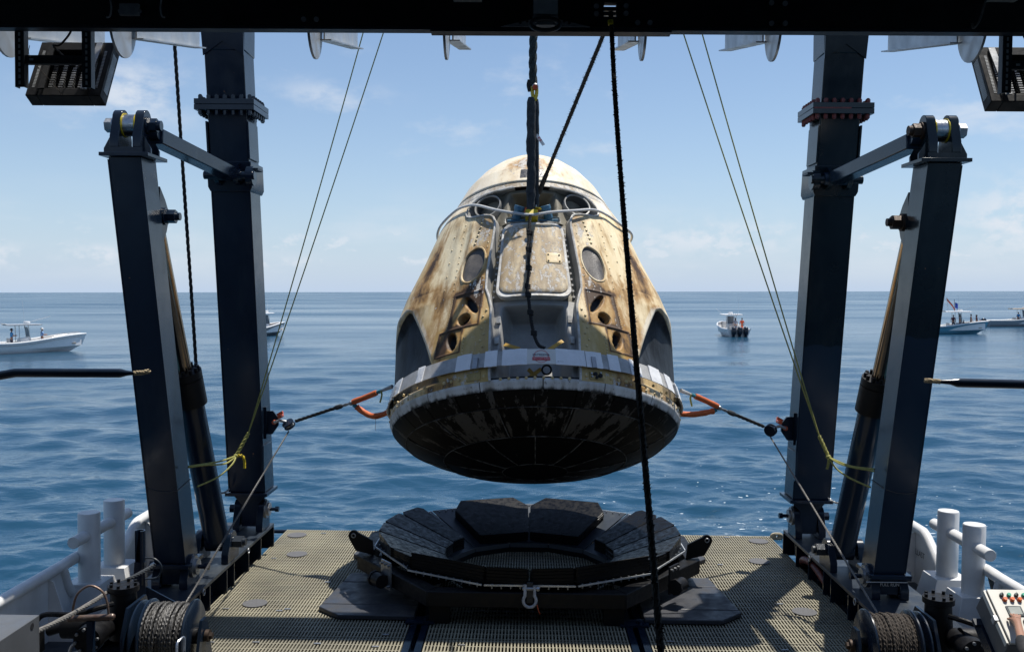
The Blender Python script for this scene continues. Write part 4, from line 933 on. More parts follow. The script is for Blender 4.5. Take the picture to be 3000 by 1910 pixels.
# round mortar ports either side of the bay
for sd in (-1, 1):
    C = Vector(pt(sd * 30.5, 2.935, float(pr(2.935)) - .03)); n = (Vector((C.x, C.y, 0)).normalized() * .93 + Vector((0, 0, .20))).normalized(); n = (n + Vector((-sd * .18, 0, 0))).normalized()
    e1 = n.cross(Vector((0, 0, 1))).normalized(); e2 = n.cross(e1)
    ring = lambda r, d, k=36: [C + n * d + (e1 * cos(2 * pi * i / k) + e2 * sin(2 * pi * i / k)) * r for i in range(k)]
    m = MB(); m.loft([ring(.19, -.24), ring(.20, -.03), ring(.195, -.012), ring(.178, -.015), ring(.172, -.06), ring(.170, -.24)], cap=False); mp_ = m.build('mortar_port', M['metal_bay'], cap, fix=False)
    m = MB(); m.loft([ring(.171, -.03), ring(.17, -.40)], cap=False); m.add(ring(.17, -.38), [tuple(range(36))]); m.build('port_bore', M['hole'] if True else None, mp_, fix=False).data.materials[0] = pmat('port_liner', (.07, .075, .08), .4)
# holes in the pocket wall, blue caps, trays, lifting bracket
hm = MB()
rg = random.Random(3)
for k in range(34):
    p = rg.uniform(-12.3, 12.3); s = rg.uniform(2.72, 3.0); r = float(pr(s)) - .508
    P = Vector(pt(p * 1.0, s, r)); n = Vector((P.x, P.y, 0)).normalized(); hm.cyl(P - n * .002, P + n * .006, .013, n=8)
o = hm.build('pocket_holes', M['hole'], bayd); o['kind'] = 'stuff'
for sd, p in ((-1, -9.6), (1, 9.4)):
    P = Vector(pt(p, 2.56, float(pr(2.56)) - .04)); d_ = Vector((sd * -.25, -.45, .75)).normalized()
    m = MB(); m.cyl(P, P + d_ * .13, .062, n=20); m.cyl(P + d_ * .13, P + d_ * .19, .072, n=20); m.build('blue_cap', M['blue_hw'], cap, bev=.004)
    patch('tray', rrect(*sorted((sd * 2.6, sd * 15.6)), 2.485, 2.585, .03), [(.03, -.055), (.014, -.05), (.008, .0), (0, .004), (0, -.08)], M['lip'])
    P = Vector(pt(sd * 9, 2.53, float(pr(2.53)) - .03)); m = MB(); m.cyl(P - Vector((.13, 0, 0)), P + Vector((.13, 0, 0)), .018, n=10); m.build('bay_pipe', M['blue_hw'], cap)
LIFT = Vector(pt(-.6, 2.60, float(pr(2.6)) + .0))
m = MB(); m.box(LIFT + Vector((0, -.02, -.03)), (.17, .16, .12), Matrix.Rotation(-.3, 3, 'X')); m.build('lift_bracket', M['yellow'], cap, bev=.01)
m = MB(); m.tube([LIFT + Vector((-.07, 0, .04)), LIFT + Vector((-.05, 0, .10)), LIFT + Vector((0, 0, .13)), LIFT + Vector((.05, 0, .10)), LIFT + Vector((.07, 0, .04))], .03, 8); m.build('orange_shackle', M['orange_hw'], cap)
m = MB(); m.bar(LIFT + Vector((.03, -.03, .10)), LIFT + Vector((.20, -.05, .04)), .05, .012); m.build('yellow_tag', M['yellow'], cap)
# nose cone, its seam, and a square of dark tape
sn = np.concatenate([[3.25], np.linspace(3.262, 4.0, 30), np.linspace(4.02, 4.2799, 26)])
PHn = np.repeat(np.linspace(0, 360, 121)[None, :], len(sn), 0); Sn = np.repeat(sn[:, None], 121, 1)
an = np.where(PHn > 180, PHn - 360, PHn)
Rn = pr(Sn) + .012; Rn[0] -= .03
st = dict(soot=.14 + .75 * g2(an - (-3), 17) * g2(Sn - 3.72, .20) + .22 * g2(an - 12, 20) * g2(Sn - 3.45, .2), peel=.05 + .5 * g2(an + 2, 16) * g2(Sn - 3.66, .3) , dark=0 * an, pale=.75 + .25 * sst(np.abs(an), 20, 60))
grid_mesh('nose_cone', PHn, Sn, Rn, M['hull'], cap, st)
m = MB(); m.lathe([(1.15, 3.20), (1.172, 3.225), (1.172, 3.247), (1.10, 3.26)], n=90); m.build('nose_seam', pmat('dark_red_seal', (.09, .02, .014), .6), cap)
nb = lambda p, s: pr(s) + .014
patch('black_tape', rrect(-8.5, 8.2, 3.33, 3.52, .01), [(.2, .004), (.15, .004), (.1, .004), (.05, .004), (0, .003)], pmat('crumpled_tape', (.06, .06, .065), .35, .3, .5, 14, .8, 30), base=nb)
# ---- white band and heat shield tiles
def band(p0, p1, s0, s1, h, n=10, ns=4):
    P = np.repeat(np.linspace(p0, p1, n)[None, :], ns, 0); S = np.repeat(np.linspace(s0, s1, ns)[:, None], n, 1); return P, S, pr(S) + h
def sector(name, p0, p1, s0, s1, m, parent, n=9, ns=7, thick=.03, h=0., rmap=None):
    """a closed slab piece of the shell between two angles and two profile stations (arc parameter in s)"""
    ps = np.linspace(p0, p1, n); ss = np.linspace(s0, s1, ns); v = []; f = []
    for dz in (h, h - thick):
        for s in ss:
            r, z = rmap(s)
            for p in ps: v.append(pt(p, z - (0 if dz == h else -thick * .7), max(r + (0 if dz == h else -.012), .001)))
    o2 = n * ns
    for j in range(ns - 1):
        for i in range(n - 1):
            a = j * n + i; f.append((a, a + 1, a + n + 1, a + n)); f.append((o2 + a, o2 + a + n, o2 + a + n + 1, o2 + a + 1))
    for i in range(n - 1): f.append((i, o2 + i, o2 + i + 1, i + 1)); a = (ns - 1) * n + i; f.append((a, a + 1, o2 + a + 1, o2 + a))
    for j in range(ns - 1): a = j * n; f.append((a, a + n, o2 + a + n, o2 + a)); a = j * n + n - 1; f.append((a, o2 + a, o2 + a + n, a + n))
    mb = MB(); mb.v = v; mb.f = f; return mb.build(name, m, parent, 35)
def char_material(name, lo, hi, white):
    m = bpy.data.materials.new(name); m.use_nodes = True
    nt = m.node_tree; N = nt.nodes; L = nt.links; b = N['Principled BSDF']; tc = N.new('ShaderNodeTexCoord'); sp = N.new('ShaderNodeSeparateXYZ'); L.new(tc.outputs['Object'], sp.inputs[0])
    def Mt(op, *a):
        n = N.new('ShaderNodeMath'); n.operation = op
        for i, v in enumerate(a):
            if isinstance(v, (int, float)): n.inputs[i].default_value = v
            else: L.new(v, n.inputs[i])
        return n.outputs[0]
    ang = Mt('ARCTAN2', sp.outputs[0], sp.outputs[1]); rad = Mt('POWER', Mt('ADD', Mt('MULTIPLY', sp.outputs[0], sp.outputs[0]), Mt('MULTIPLY', sp.outputs[1], sp.outputs[1])), .5)
    cv = N.new('ShaderNodeCombineXYZ'); L.new(Mt('MULTIPLY', ang, 6.0), cv.inputs[0]); L.new(Mt('MULTIPLY', rad, 1.1), cv.inputs[1]); L.new(sp.outputs[2], cv.inputs[2])
    def nz(sc, vec, det=7):
        n = N.new('ShaderNodeTexNoise'); n.inputs['Scale'].default_value = sc; n.inputs['Detail'].default_value = det; n.inputs['Roughness'].default_value = .62; L.new(vec, n.inputs['Vector']); return n.outputs[0]
    def rng(x, a, b_, l=0., h=1.):
        q = N.new('ShaderNodeMapRange'); q.interpolation_type = 'SMOOTHSTEP'; q.inputs[1].default_value = a; q.inputs[2].default_value = b_; q.inputs[3].default_value = l; q.inputs[4].default_value = h; L.new(x, q.inputs[0]); return q.outputs[0]
    def mix(f, a, c):
        q = N.new('ShaderNodeMix'); q.data_type = 'RGBA'; L.new(f, q.inputs[0])
        for i, v in ((6, a), (7, c)):
            if isinstance(v, tuple): q.inputs[i].default_value = (*v, 1)
            else: L.new(v, q.inputs[i])
        return q.outputs[2]
    streak = nz(1.9, cv.outputs[0]); fine = nz(26, tc.outputs['Object'])
    patchm = Mt('ADD', streak, Mt('MULTIPLY', Mt('SUBTRACT', fine, .5), .18))
    if white:
        c = mix(rng(streak, .40, .66), (.62, .61, .585), (.42, .39, .34))
        drip = Mt('ADD', Mt('MULTIPLY', Mt('SUBTRACT', .0, sp.outputs[2]), 5.5), Mt('MULTIPLY', Mt('SUBTRACT', streak, .5), .9))
        c = mix(rng(drip, .26, .50, 0, .95), c, (.020, .018, .016))
        c = mix(rng(fine, .60, .66, 0, .6), c, (.08, .06, .045))
    else:
        c = mix(rng(patchm, lo, lo + .06, 0, .9), (.0045, .0042, .004), (.085, .079, .073))
        c = mix(rng(fine, .62, .70, 0, .25), c, (.10, .095, .09))
    L.new(c, b.inputs['Base Color']); b.inputs['Roughness'].default_value = .6
    b.inputs['Specular IOR Level'].default_value = .35 if white else .12
    bp = N.new('ShaderNodeBump'); bp.inputs['Strength'].default_value = .5; bp.inputs['Distance'].default_value = .01; L.new(patchm, bp.inputs['Height']); L.new(bp.outputs[0], b.inputs['Normal'])
    return m
M['char'] = char_material('charred_tile', .545, .6, False); M['char_b'] = char_material('greyed_tile', .46, .6, False); M['char_c'] = char_material('black_tile', .66, .6, False); M['char_in'] = char_material('charred_inner_tile', .64, .6, False); M['band'] = char_material('sooty_white_band', .5, .6, True)
shield = MB()
shield.lathe([(float(pr(s)) - .03, s + .025) for s in (-.60, -.58, -.53, -.44, -.33, -.22, -.12, -.02, .05)], n=72)
sh = shield.build('heat_shield', M['hole'], cap)
cap_pr = lambda s: (float(np.interp(s, PROF[:, 0], PROF[:, 1])), s)
rad2s = lambda r: float(np.interp(r, PROF[:9, 1], PROF[:9, 0]))
dome = lambda r: (r, rad2s(r))
m = MB(); m.lathe([(.0, -.645 + .03), (.3, -.613), (.435, rad2s(.435)), (.435, rad2s(.435) + .05)], n=60); m.build('shield_disc', M['char_in'], sh)
for k in range(12):
    a = k * 30 + .35; sector('shield_tile', a, a + 29.3, .446, 1.232, M['char_in'], sh, 9, 9, rmap=dome)
    sector('shield_tile', a - 14.6 + .35, a + 14.6, 1.244, 1.755, M[('char', 'char_b', 'char', 'char', 'char_c', 'char_b', 'char', 'char_b', 'char', 'char_c', 'char', 'char_b')[k]], sh, 9, 7, rmap=dome)
for k in range(24):
    a = k * 15 + .2; sector('rim_tile', a, a + 14.6, 1.767, 1.95, M['char'], sh, 7, 6, rmap=dome)
for k in range(16):
    a = k * 22.5 + 3; sector('band_panel', a, a + 22.1, -.085, .026, M['band'], cap, 12, 6, rmap=cap_pr)
# scorched seams raised along the tile joints
m = MB()
for k in range(12):
    a = k * 30 + .05; m.tube([pt(a, rad2s(r) - .004, r) for r in np.linspace(.45, 1.23, 9)], .008, 5); m.tube([pt(a + 15, rad2s(r) - .004, r) for r in np.linspace(1.25, 1.75, 7)], .007, 5)
for rr_ in (.441, 1.238, 1.761): m.tube([pt(a, rad2s(rr_) - .004, rr_) for a in np.linspace(0, 357, 120)], .006, 5, closed=True)
o = m.build('joint_filler', pmat('ashy_joint', (.12, .118, .112), .8, 0, .6, 7, col2=(.012, .012, .012), lo=.42, hi=.56), sh); o['kind'] = 'stuff'

# ------------------------------------------------------------------ things fixed on or hanging from the capsule
def CW(p): return CAP_M @ Vector(p)
def cthing(name, lab, cat, group=None):
    t = thing(name, lab, cat, CAP_O, group, rot=Euler((-TH, radians(-1.1), 0), 'XYZ'), local=True); return t
belt = cthing('lifting_belt', 'grey and white wrapped sling belt girdling the capsule above its white band', 'sling')
def bbase(p, s): return pr(s) + .05 + .06 * np.exp(-((np.abs(p) - 78) / 14) ** 2) * 0
def ribbon(name, p0, p1, s0, s1, h, m, wob=0., n=None, seed=0, thick=.012):
    n = n or max(4, int(abs(p1 - p0) / 1.2)); rr_ = random.Random(seed); v = []; f = []
    for i in range(n + 1):
        p = p0 + (p1 - p0) * i / n; j = rr_.uniform(-1, 1) * wob
        for q in range(5):
            s = s0 + (s1 - s0) * q / 4; r = float(bbase(p, s)) + h + rr_.uniform(-1, 1) * wob * .8; v.append(pt(p, s + j * .4, r))
        for q in range(5):
            s = s1 - (s1 - s0) * q / 4; v.append(pt(p, s, float(bbase(p, s)) + h - thick))
    for i in range(n):
        for q in range(10): a = i * 10 + q; b_ = i * 10 + (q + 1) % 10; f.append((a, b_, b_ + 10, a + 10))
    f.append(tuple(range(10))); f.append(tuple(n * 10 + q for q in range(9, -1, -1)))
    mb = MB(); mb.v = v; mb.f = f; return mb.build(name, m, belt, 50)
ribbon('webbing', -92, 92, .205, .405, 0., M['webbing'])
for k, (p0, p1) in enumerate(((-91, -80), (-74, -60), (-47.5, -44), (-28.5, -22.6), (-17.5, -13), (-11.2, -2.6), (7.2, 17.6), (17.9, 24), (26.5, 31), (36, 41), (46, 53), (57, 63), (69, 91))):
    ribbon('plastic_wrap', p0, p1, .195, .418, .014, M['sheet'], .006, seed=k)
for k, p in enumerate((-66, -21.5, 19.8, 65)): ribbon('buckle', p, p + 1.6, .19, .34, .03, M['galv'], thick=.03)
ribbon('label_cloth', -2.6, 7.2, .20, .41, .013, pmat('cream_label', (.70, .68, .62), .7, 0, .1, 8))
def flat_text(body, size, font_x=1.0, ext=.0):
    c = bpy.data.curves.new('t', 'FONT'); c.body = body; c.size = size; c.align_x = 'CENTER'; c.align_y = 'CENTER'
    tmp = bpy.data.objects.new('t', c); COL.objects.link(tmp); bpy.context.view_layer.update()
    me = bpy.data.meshes.new_from_object(tmp.evaluated_get(bpy.context.evaluated_depsgraph_get())); bpy.data.objects.remove(tmp); return me
def on_belt(me, pc, sc, h, m, name):
    for v in me.vertices:
        p = pc + degrees(v.co.x / 1.99); s = sc + v.co.y; v.co = pt(p, s, float(bbase(p, s)) + h)
    me.materials.clear(); me.materials.append(m); o = bpy.data.objects.new(name, me); COL.objects.link(o); o.parent = belt; return o
on_belt(flat_text('EXTREEMA', .042), 2.2, .325, .0185, M['ink_navy'], 'lettering')
def flat_mesh(vs, fs): me = bpy.data.meshes.new('f'); me.from_pydata([(x, y, 0) for x, y in vs], [], fs); return me
n = 48; vs = [(.088 * r_ * cos(2 * pi * i / n), .088 * r_ * sin(2 * pi * i / n)) for r_ in (1, .93) for i in range(n)]
on_belt(flat_mesh(vs, [(i, (i + 1) % n, n + (i + 1) % n, n + i) for i in range(n)]), 2.2, .305, .0165, M['ink_red'], 'printed_ring')
vs = [(-.105 + .021 * i, y) for y in (-.022, .022) for i in range(11)]
on_belt(flat_mesh(vs, [(i, i + 1, i + 12, i + 11) for i in range(10)]), 2.2, .272, .0175, M['ink_red'], 'printed_bar')
on_belt(flat_text('HEAVY-LIFT SLINGS', .0235), 2.2, .272, .0190, M['ink_white'], 'lettering')
on_belt(flat_text('04 7 0 15', .018), 8.6, .232, .030, M['ink_black'], 'lettering')
# white cable round the shoulders
cab = cthing('guy_cable', 'white plastic cable looped round the capsule shoulders below the nose', 'cable')
pts = []
for p, s, h in ((180, 3.02, .02), (150, 3.02, .03), (120, 3.0, .05), (95, 2.92, .06), (75, 2.82, .07), (58, 2.78, .05), (47, 2.84, .05), (36, 2.80, .07), (22, 2.66, .09), (10, 2.58, .10), (0, 2.54, .10), (-8, 2.56, .10), (-20, 2.68, .09), (-33, 2.88, .07), (-44, 3.0, .05), (-56, 3.03, .05), (-75, 2.97, .06), (-95, 2.97, .06), (-120, 3.0, .05), (-150, 3.02, .03), (-179, 3.02, .02)):
    pts.append(pt(p, s, float(hull_r(np.array([p if p <= 180 else p - 360]), np.array([s]), False)[0]) + h))
MB().tube(smooth(pts, 6), .019, 8).build('cable_loop', M['white'], cab)
# knotted rope down the hatch
kr = cthing('knotted_rope', 'black twisted rope with knots hanging down over the hatch', 'rope')
path = smooth([pt(p, s, float(pr(s)) + h) for p, s, h in ((-1.2, 2.55, .10), (-1.6, 2.40, .075), (-1.7, 2.2, .06), (-2.2, 1.9, .06), (-2.0, 1.6, .06), (-2.6, 1.35, .06), (-2.3, 1.22, .06), (-1.6, 1.0, .02), (-.9, .8, -.02), (.2, .62, -.03), (1.6, .48, .02), (3.4, .42, .07))], 6)
strands(path, .011, .0125, 9, 3, 5).build('laid_rope', M['black_rope'], kr)
def knot(p, r, parent, m):
    mb = MB(); p = Vector(p); rg_ = random.Random(int(p.z * 1000)); pts = []
    for i in range(15): a = i * 2 * pi / 5; pts.append(p + Vector((cos(a) * r, -abs(sin(a)) * r * .6 - r * .2, (i / 14 - .5) * r * 2 + rg_.uniform(-.2, .2) * r)))
    mb.tube(smooth(pts, 3), r * .42, 6); mb.build('knot', m, parent)
for f_ in (.17, .27, .36, .455, .55, .665, .80): knot(path[int(f_ * (len(path) - 1))], .032, kr, M['black_rope'])
# main lifting rope, shackle and wrapped sling
L0 = CW(LIFT + Vector((0, 0, .12))); YL = L0.y
ls = thing('lifting_sling', 'dark wrapped fabric sling holding up the capsule from its bay', 'sling', (L0.x, YL, L0.z))
Lz = lambda py: at(1563, py, YL).z
Lx = lambda px, py: at(px, py, YL).x
rg = random.Random(11)
pts = [V(Lx(1556 + rg.uniform(-1.5, 1.5), y), YL - .05, Lz(y)) for y in range(288, 640, 13)]
MB().tube(pts + [V(L0.x - .02, YL, L0.z)], [.038] + [.060 + rg.uniform(-.006, .006) for _ in pts[1:]] + [.05], 10).build('sling_leg', M['sling'], ls)
pts = [V(Lx(1571 + rg.uniform(-.6, .6), y), YL + .03, Lz(y)) for y in range(290, 620, 13)]
MB().tube(pts + [V(L0.x + .02, YL, L0.z)], [.03] + [.040 + rg.uniform(-.002, .002) for _ in pts[1:]] + [.035], 10).build('sling_leg', M['sling'], ls)
tp = [at(1573, 392, YL - .06), at(1580, 398, YL - .07), at(1597, 424, YL - .09), at(1589, 428, YL - .08), at(1571, 402, YL - .06)]
m = MB(); m.loft([tp, [p + V(0, .006, 0) for p in tp]]); tg = m.build('paper_tag', M['sheet'], ls)
for k, (x, y) in enumerate(((1579, 404), (1584, 411))): p = at(x, y, YL - .086); MB().box(p, (.035, .002, .008), Matrix.Rotation(-.5, 3, 'Y')).build('print_line', M['ink_red'], tg)
lr = thing('lifting_rope', 'thick dark green hoisting rope running from the overhead beam to the sling', 'rope', (Lx(1563, 250), YL, Lz(250)))
strands([at(1563, -60, YL), at(1563, 110, YL), at(1561, 180, YL), at(1563, 262, YL)], .026, .034, 2.2, 3, 7).build('laid_rope', pmat('dark_green_rope', (.02, .035, .035), .8, 0, .5, 20, .4, 90), lr)
MB().tube(smooth([at(1554, 268, YL), at(1550, 250, YL), at(1553, 236, YL)], 4), .035, 8).build('rope_eye', M['black_rope'], lr)
sk = thing('sling_shackle', 'yellow shackle with red pin joining hoisting rope and sling', 'shackle', at(1568, 262, YL))
m = MB(); m.cyl(at(1568, 256, YL - .09), at(1568, 256, YL + .06), .036, n=14); m.build('shackle_pin', M['orange_hw'], sk)
m = MB(); m.tube(smooth([at(1560, 254, YL - .02), at(1560, 276, YL - .02), at(1566, 294, YL - .02), at(1572, 276, YL - .02), at(1572, 256, YL - .02)], 5), .025, 8); m.build('shackle_bow', M['yellow'], sk)
m = MB(); m.ball(at(1568, 254, YL - .04), .045, 12, 8); m.build('pin_head', M['galv'], sk)
# tarred tag rope from the bay up and over the beam
q0 = CW(LIFT + Vector((.10, -.02, .33))); tr = thing('tag_rope', 'fuzzy brown rope slanting up from the capsule bay to the overhead beam', 'rope', q0)
pth = [q0, at(1597, 545, q0.y), at(1767, 105, 11.6), at(1790, 45, 11.4)]; pth = [q0, pth[2], pth[3]]
def fuzzy(path, R, m, parent, name='laid_rope', n=500, seed=1, flen=.04):
    strands(path, R * .40, R * .64, .8 / (R * 7), 4, 6).build(name, m, parent)
    rg_ = random.Random(seed); P = [Vector(p) for p in path]; Ls = [(b - a).length for a, b in zip(P, P[1:])]; T = sum(Ls); mb = MB()
    for i in range(n):
        x = rg_.uniform(0, T); k = 0
        while k < len(Ls) - 1 and x > Ls[k]: x -= Ls[k]; k += 1
        p = P[k].lerp(P[k + 1], x / Ls[k]); d = (P[k + 1] - P[k]).normalized(); e = d.orthogonal().normalized(); a = rg_.uniform(0, 6.28); nn = e * cos(a) + d.cross(e) * sin(a)
        l = R * rg_.uniform(.3, 1.0) * flen / .04 * 1.3; b0 = p + nn * R * .85
        mb.add([b0 - d * .003, b0 + d * .003, b0 + nn * l + d * rg_.uniform(-1, 1) * l], [(0, 1, 2)])
    o = mb.build('fibres', m, parent, fix=False); o['kind'] = 'stuff'
fuzzy(pth, .026, M['brown_rope'], tr, n=700, seed=4)
m = MB(); m.tube([q0, q0 + (pth[1] - q0).normalized() * .32], [.036, .030], 8); m.build('splice', M['brown_rope'], tr)
m = MB(); m.tube([q0, CW(LIFT + Vector((.05, 0, .10)))], .02, 7); m.build('lashing', M['galv'], tr)
# long black rope through the fairlead, down to the photographer's deck
br = thing('hanging_rope', 'long fuzzy black rope hanging in front of everything from the beam fairlead', 'rope', at(1790, 60, 4.18))
pth = smooth([at(1789, 34, 4.28), at(1789, 47, 4.20), at(1791, 66, 4.16), at(1800, 250, 4.0), at(1822, 560, 3.7), at(1857, 980, 3.25), at(1895, 1420, 2.85), at(1925, 1780, 2.55), at(1950, 2060, 2.35)], 5)
fuzzy(pth, .0105, M['black_rope'], br, n=650, seed=9, flen=.028)
MB().tube([at(1788, 62, 4.145), at(1789, 73, 4.14)], .0125, 10).build('yellow_band', M['yellow'], br)
# ------------------------------------------------------------------ landing cradle
NC = Vector((.06, 12.95, 0))
nest = thing('landing_cradle', 'black landing cradle ring of rubber wedge pads standing under the capsule', 'cradle', NC)
def polar(R, deg, z): a = radians(deg); return Vector((NC.x + R * sin(a), NC.y + R * cos(a), z))
dz_ = lambda R: .13 + (R - 1.12) * .381
OCT = [(-1.14, 10.88), (1.18, 10.88), (2.30, 12.35), (2.30, 13.55), (1.18, 15.0), (-1.14, 15.0), (-2.22, 13.55), (-2.22, 12.35)]
for k in range(8):
    a = Vector((*OCT[k], 0)); b = Vector((*OCT[(k + 1) % 8], 0)); c = NC
    ia = a + (c - a) * .085; ib = b + (c - b) * .085
    m = MB(); m.loft([[(p.x, p.y, z) for p in (a, b, ib, ia)] for z in (.22, .405)]); m.build('frame_beam', M['black'], nest, bev=.012)
for x, y in ((-1.0, 11.05), (1.05, 11.05), (-1.0, 14.8), (1.05, 14.8), (-2.05, 12.9), (2.1, 12.9)):
    m = MB(); m.bx(x - .12, x + .12, y - .10, y + .10, .008, .219); m.build('foot_block', M['black'], nest)
for k in range(12):
    a0, a1 = k * 30 - 15 + .4, k * 30 + 15 - .4; low_ = 0 if k not in (5, 6, 7) else -.02
    kk = cos(radians(15))
    m = MB(); top = [polar(2.12, a0, dz_(2.12) + low_), polar(2.12, a1, dz_(2.12) + low_), polar(1.13, a1, dz_(1.13)), polar(1.13, a0, dz_(1.13))]
    m.loft([[p - V(0, 0, .014) for p in top], top]); m.build('dish_plate', M['navy_top'], nest)
    m = MB(); e0, e1 = polar(2.124, a0, dz_(2.12) + low_ - .008), polar(2.124, a1, dz_(2.12) + low_ - .008); m.bar(e0, e1, .012, .020); m.build('edge_strip', M['alu'], nest)
    m = MB(); e0, e1 = polar(1.125, a0, dz_(1.12) - .02), polar(1.125, a1, dz_(1.12) - .02); m.bar(e0, e1, .02, .06); m.build('inner_strip', M['grey_box'], nest)
    bt = MB(); o0, o1 = polar(2.07, a0, dz_(2.07) + low_), polar(2.07, a1, dz_(2.07) + low_)
    for j in range(9):
        p = o0.lerp(o1, (j + .7) / 9.4); bt.cyl(p, p + V(0, 0, .016), .011, n=6); bt.cyl(p - V(0, 0, .014), p - V(0, 0, .045), .011, n=6)
    o = bt.build('rim_bolts', M['galv'], nest); o['kind'] = 'stuff'
    for aa in (a0 + 4, a1 - 4):
        m = MB(); p0 = polar(2.02, aa, .49); p1 = polar(2.02, aa, dz_(2.02) - .016); q0_ = polar(1.35, aa, dz_(1.35) - .02); q1 = polar(1.5, aa, .25)
        nrm = Vector((cos(radians(aa)), -sin(radians(aa)), 0)) * .008
        m.loft([[polar(2.02, aa, .28) - nrm, p1 - nrm, q0_ - nrm, q1 - nrm], [polar(2.02, aa, .28) + nrm, p1 + nrm, q0_ + nrm, q1 + nrm]]); m.build('gusset', M['black'], nest)
def pad(ac, hw, t, r0=1.17, r1=1.93, ch=.22, seed=0, layers=5):
    rg_ = random.Random(seed); m = MB(); a0, a1 = ac - hw, ac + hw
    k0 = math.degrees(ch / r1)
    base = [(r0, a0), (r0, a1), (r1 - ch * .9, a1), (r1, a1 - k0), (r1, a0 + k0), (r1 - ch * .9, a0)]
    # straight outer chord: subdivide the inner and outer edges
    def outl(ins, z):
        pts = []
        cx_ = sum(polar(r, a, 0).x for r, a in base) / 6; cy_ = sum(polar(r, a, 0).y for r, a in base) / 6
        for r, a in base:
            p = polar(r, a, 0); q = Vector((cx_, cy_, 0)); d = (q - p).normalized(); p2 = p + d * ins; R_ = hypot(p2.x - NC.x, p2.y - NC.y); pts.append(V(p2.x, p2.y, dz_(R_) + z))
        return pts
    rings = [outl(.006, .002)]
    lt = t / layers
    for l in range(layers):
        j = rg_.uniform(0, .008); z0 = .002 + l * lt
        rings += [outl(j, z0 + lt * .12), outl(j, z0 + lt * .88), outl(j + .007, z0 + lt * .98)]
    rings.append(outl(.016, t + .004)); m.loft(rings)
    return m.build('rubber_pad', M['rubber'], nest, 12)
for sd in (-1, 1):
    pad(sd * 19.4, 18.9, .135, r1=2.06, ch=.24, seed=1 + sd)
    pad(sd * 60.6, 7.0, .165, r1=2.05, ch=.07, seed=4 + sd); pad(sd * 75.2, 7.4, .16, r1=2.06, ch=.03, seed=7 + sd); pad(sd * 90.0, 7.2, .155, r1=2.06, ch=.05, seed=10 + sd)
    pad(sd * 109.5, 12.1, .15, r1=2.06, ch=.04, seed=21 + sd); pad(sd * 128, 6.2, .145, r1=2.05, ch=.02, seed=24 + sd)
    pad(sd * 149.6, 15.3, .20, r1=2.06, ch=.02, seed=13 + sd); pad(sd * 172.4, 7.3, .195, r1=2.06, ch=.02, seed=17 + sd)
m = MB(); ring_ = [polar(1.12, a, 0) for a in range(-165, 195, 30)]; m.loft([[(p.x, p.y, z) for p in ring_] for z in (.012, .125)], cap=False); m.build('inner_skirt', M['black'], nest, fix=False)
for sd in (-1, 1):                                              # lifting ears, clamps
    x = NC.x + sd * 2.16
    pts = [(x - sd * .10, .40), (x + sd * .14, .46), (x + sd * .22, .60)] + [(x + sd * (.17 + .07 * cos(a)), .66 + .07 * sin(a)) for a in np.linspace(-.3, 2.6, 8)] + [(x - sd * .08, .60)]
    m = MB(); m.prism(pts, 'y', 12.36, 12.40); er = m.build('lifting_ear', M['black'], nest)
    MB().torus((x + sd * .17, 12.355, .66), .026, .007, (1, 0, 0), (0, 0, 1), 16, 6).build('eye_ring', M['galv'], er)
    c = Vector((NC.x + sd * 1.74, 11.62, .38)); Rz_ = Matrix.Rotation(sd * radians(53), 3, 'Z')
    m = MB(); m.box(c + Rz_ @ V(0, -.05, .0), (.24, .02, .34), Rz_); cl_ = m.build('clamp_plate', M['galv'] if sd < 0 else M['black'], nest)
    for dx in (-.085, .0, .085):
        for dz in (.13, -.13): p = c + Rz_ @ V(dx, -.06, dz); MB().cyl(p, p + Rz_ @ V(0, -.03, 0), .018, n=6).build('clamp_bolt', M['galv'], cl_)
    m = MB(); m.cyl(c + Rz_ @ V(-.12, -.14, -.06), c + Rz_ @ V(.06, -.14, -.06), .085, n=18); m.cyl(c + Rz_ @ V(-.14, -.14, -.06), c + Rz_ @ V(-.11, -.14, -.06), .10, n=8); m.box(c + Rz_ @ V(0, -.08, -.06), (.10, .08, .12), Rz_); m.build('clamp_roller', M['black'], cl_)
sx = NC.x - .0; sh_ = thing('bow_shackle', 'grey bow shackle hanging from the front of the cradle', 'shackle', (sx, 10.83, .42))
m = MB(); m.tube([(sx - .055, 10.82, .52)] + [(sx + .074 * sin(a), 10.80, .34 - .078 * cos(a)) for a in np.linspace(-2.3, 2.3, 15)] + [(sx + .055, 10.82, .50)], .018, 9); m.build('shackle_bow', M['strap'], sh_)
m = MB(); m.cyl((sx - .085, 10.82, .47), (sx + .085, 10.82, .47), .020, n=10); m.cyl((sx + .08, 10.82, .47), (sx + .11, 10.82, .47), .027, n=6); m.build('shackle_pin', M['galv'], sh_)
m = MB(); m.box((sx, 10.845, .42), (.07, .03, .24)); m.cyl((sx - .008, 10.83, .34), (sx - .008, 10.82, .34), .022, n=10); m.build('shackle_lug', M['navy_top'], nest)
m = MB(); m.tube(smooth([(sx + .085, 10.78, .30), (sx + .10, 10.77, .24), (sx + .12, 10.78, .19)], 4), .006, 5); m.build('orange_tie', M['orange_hw'], sh_)
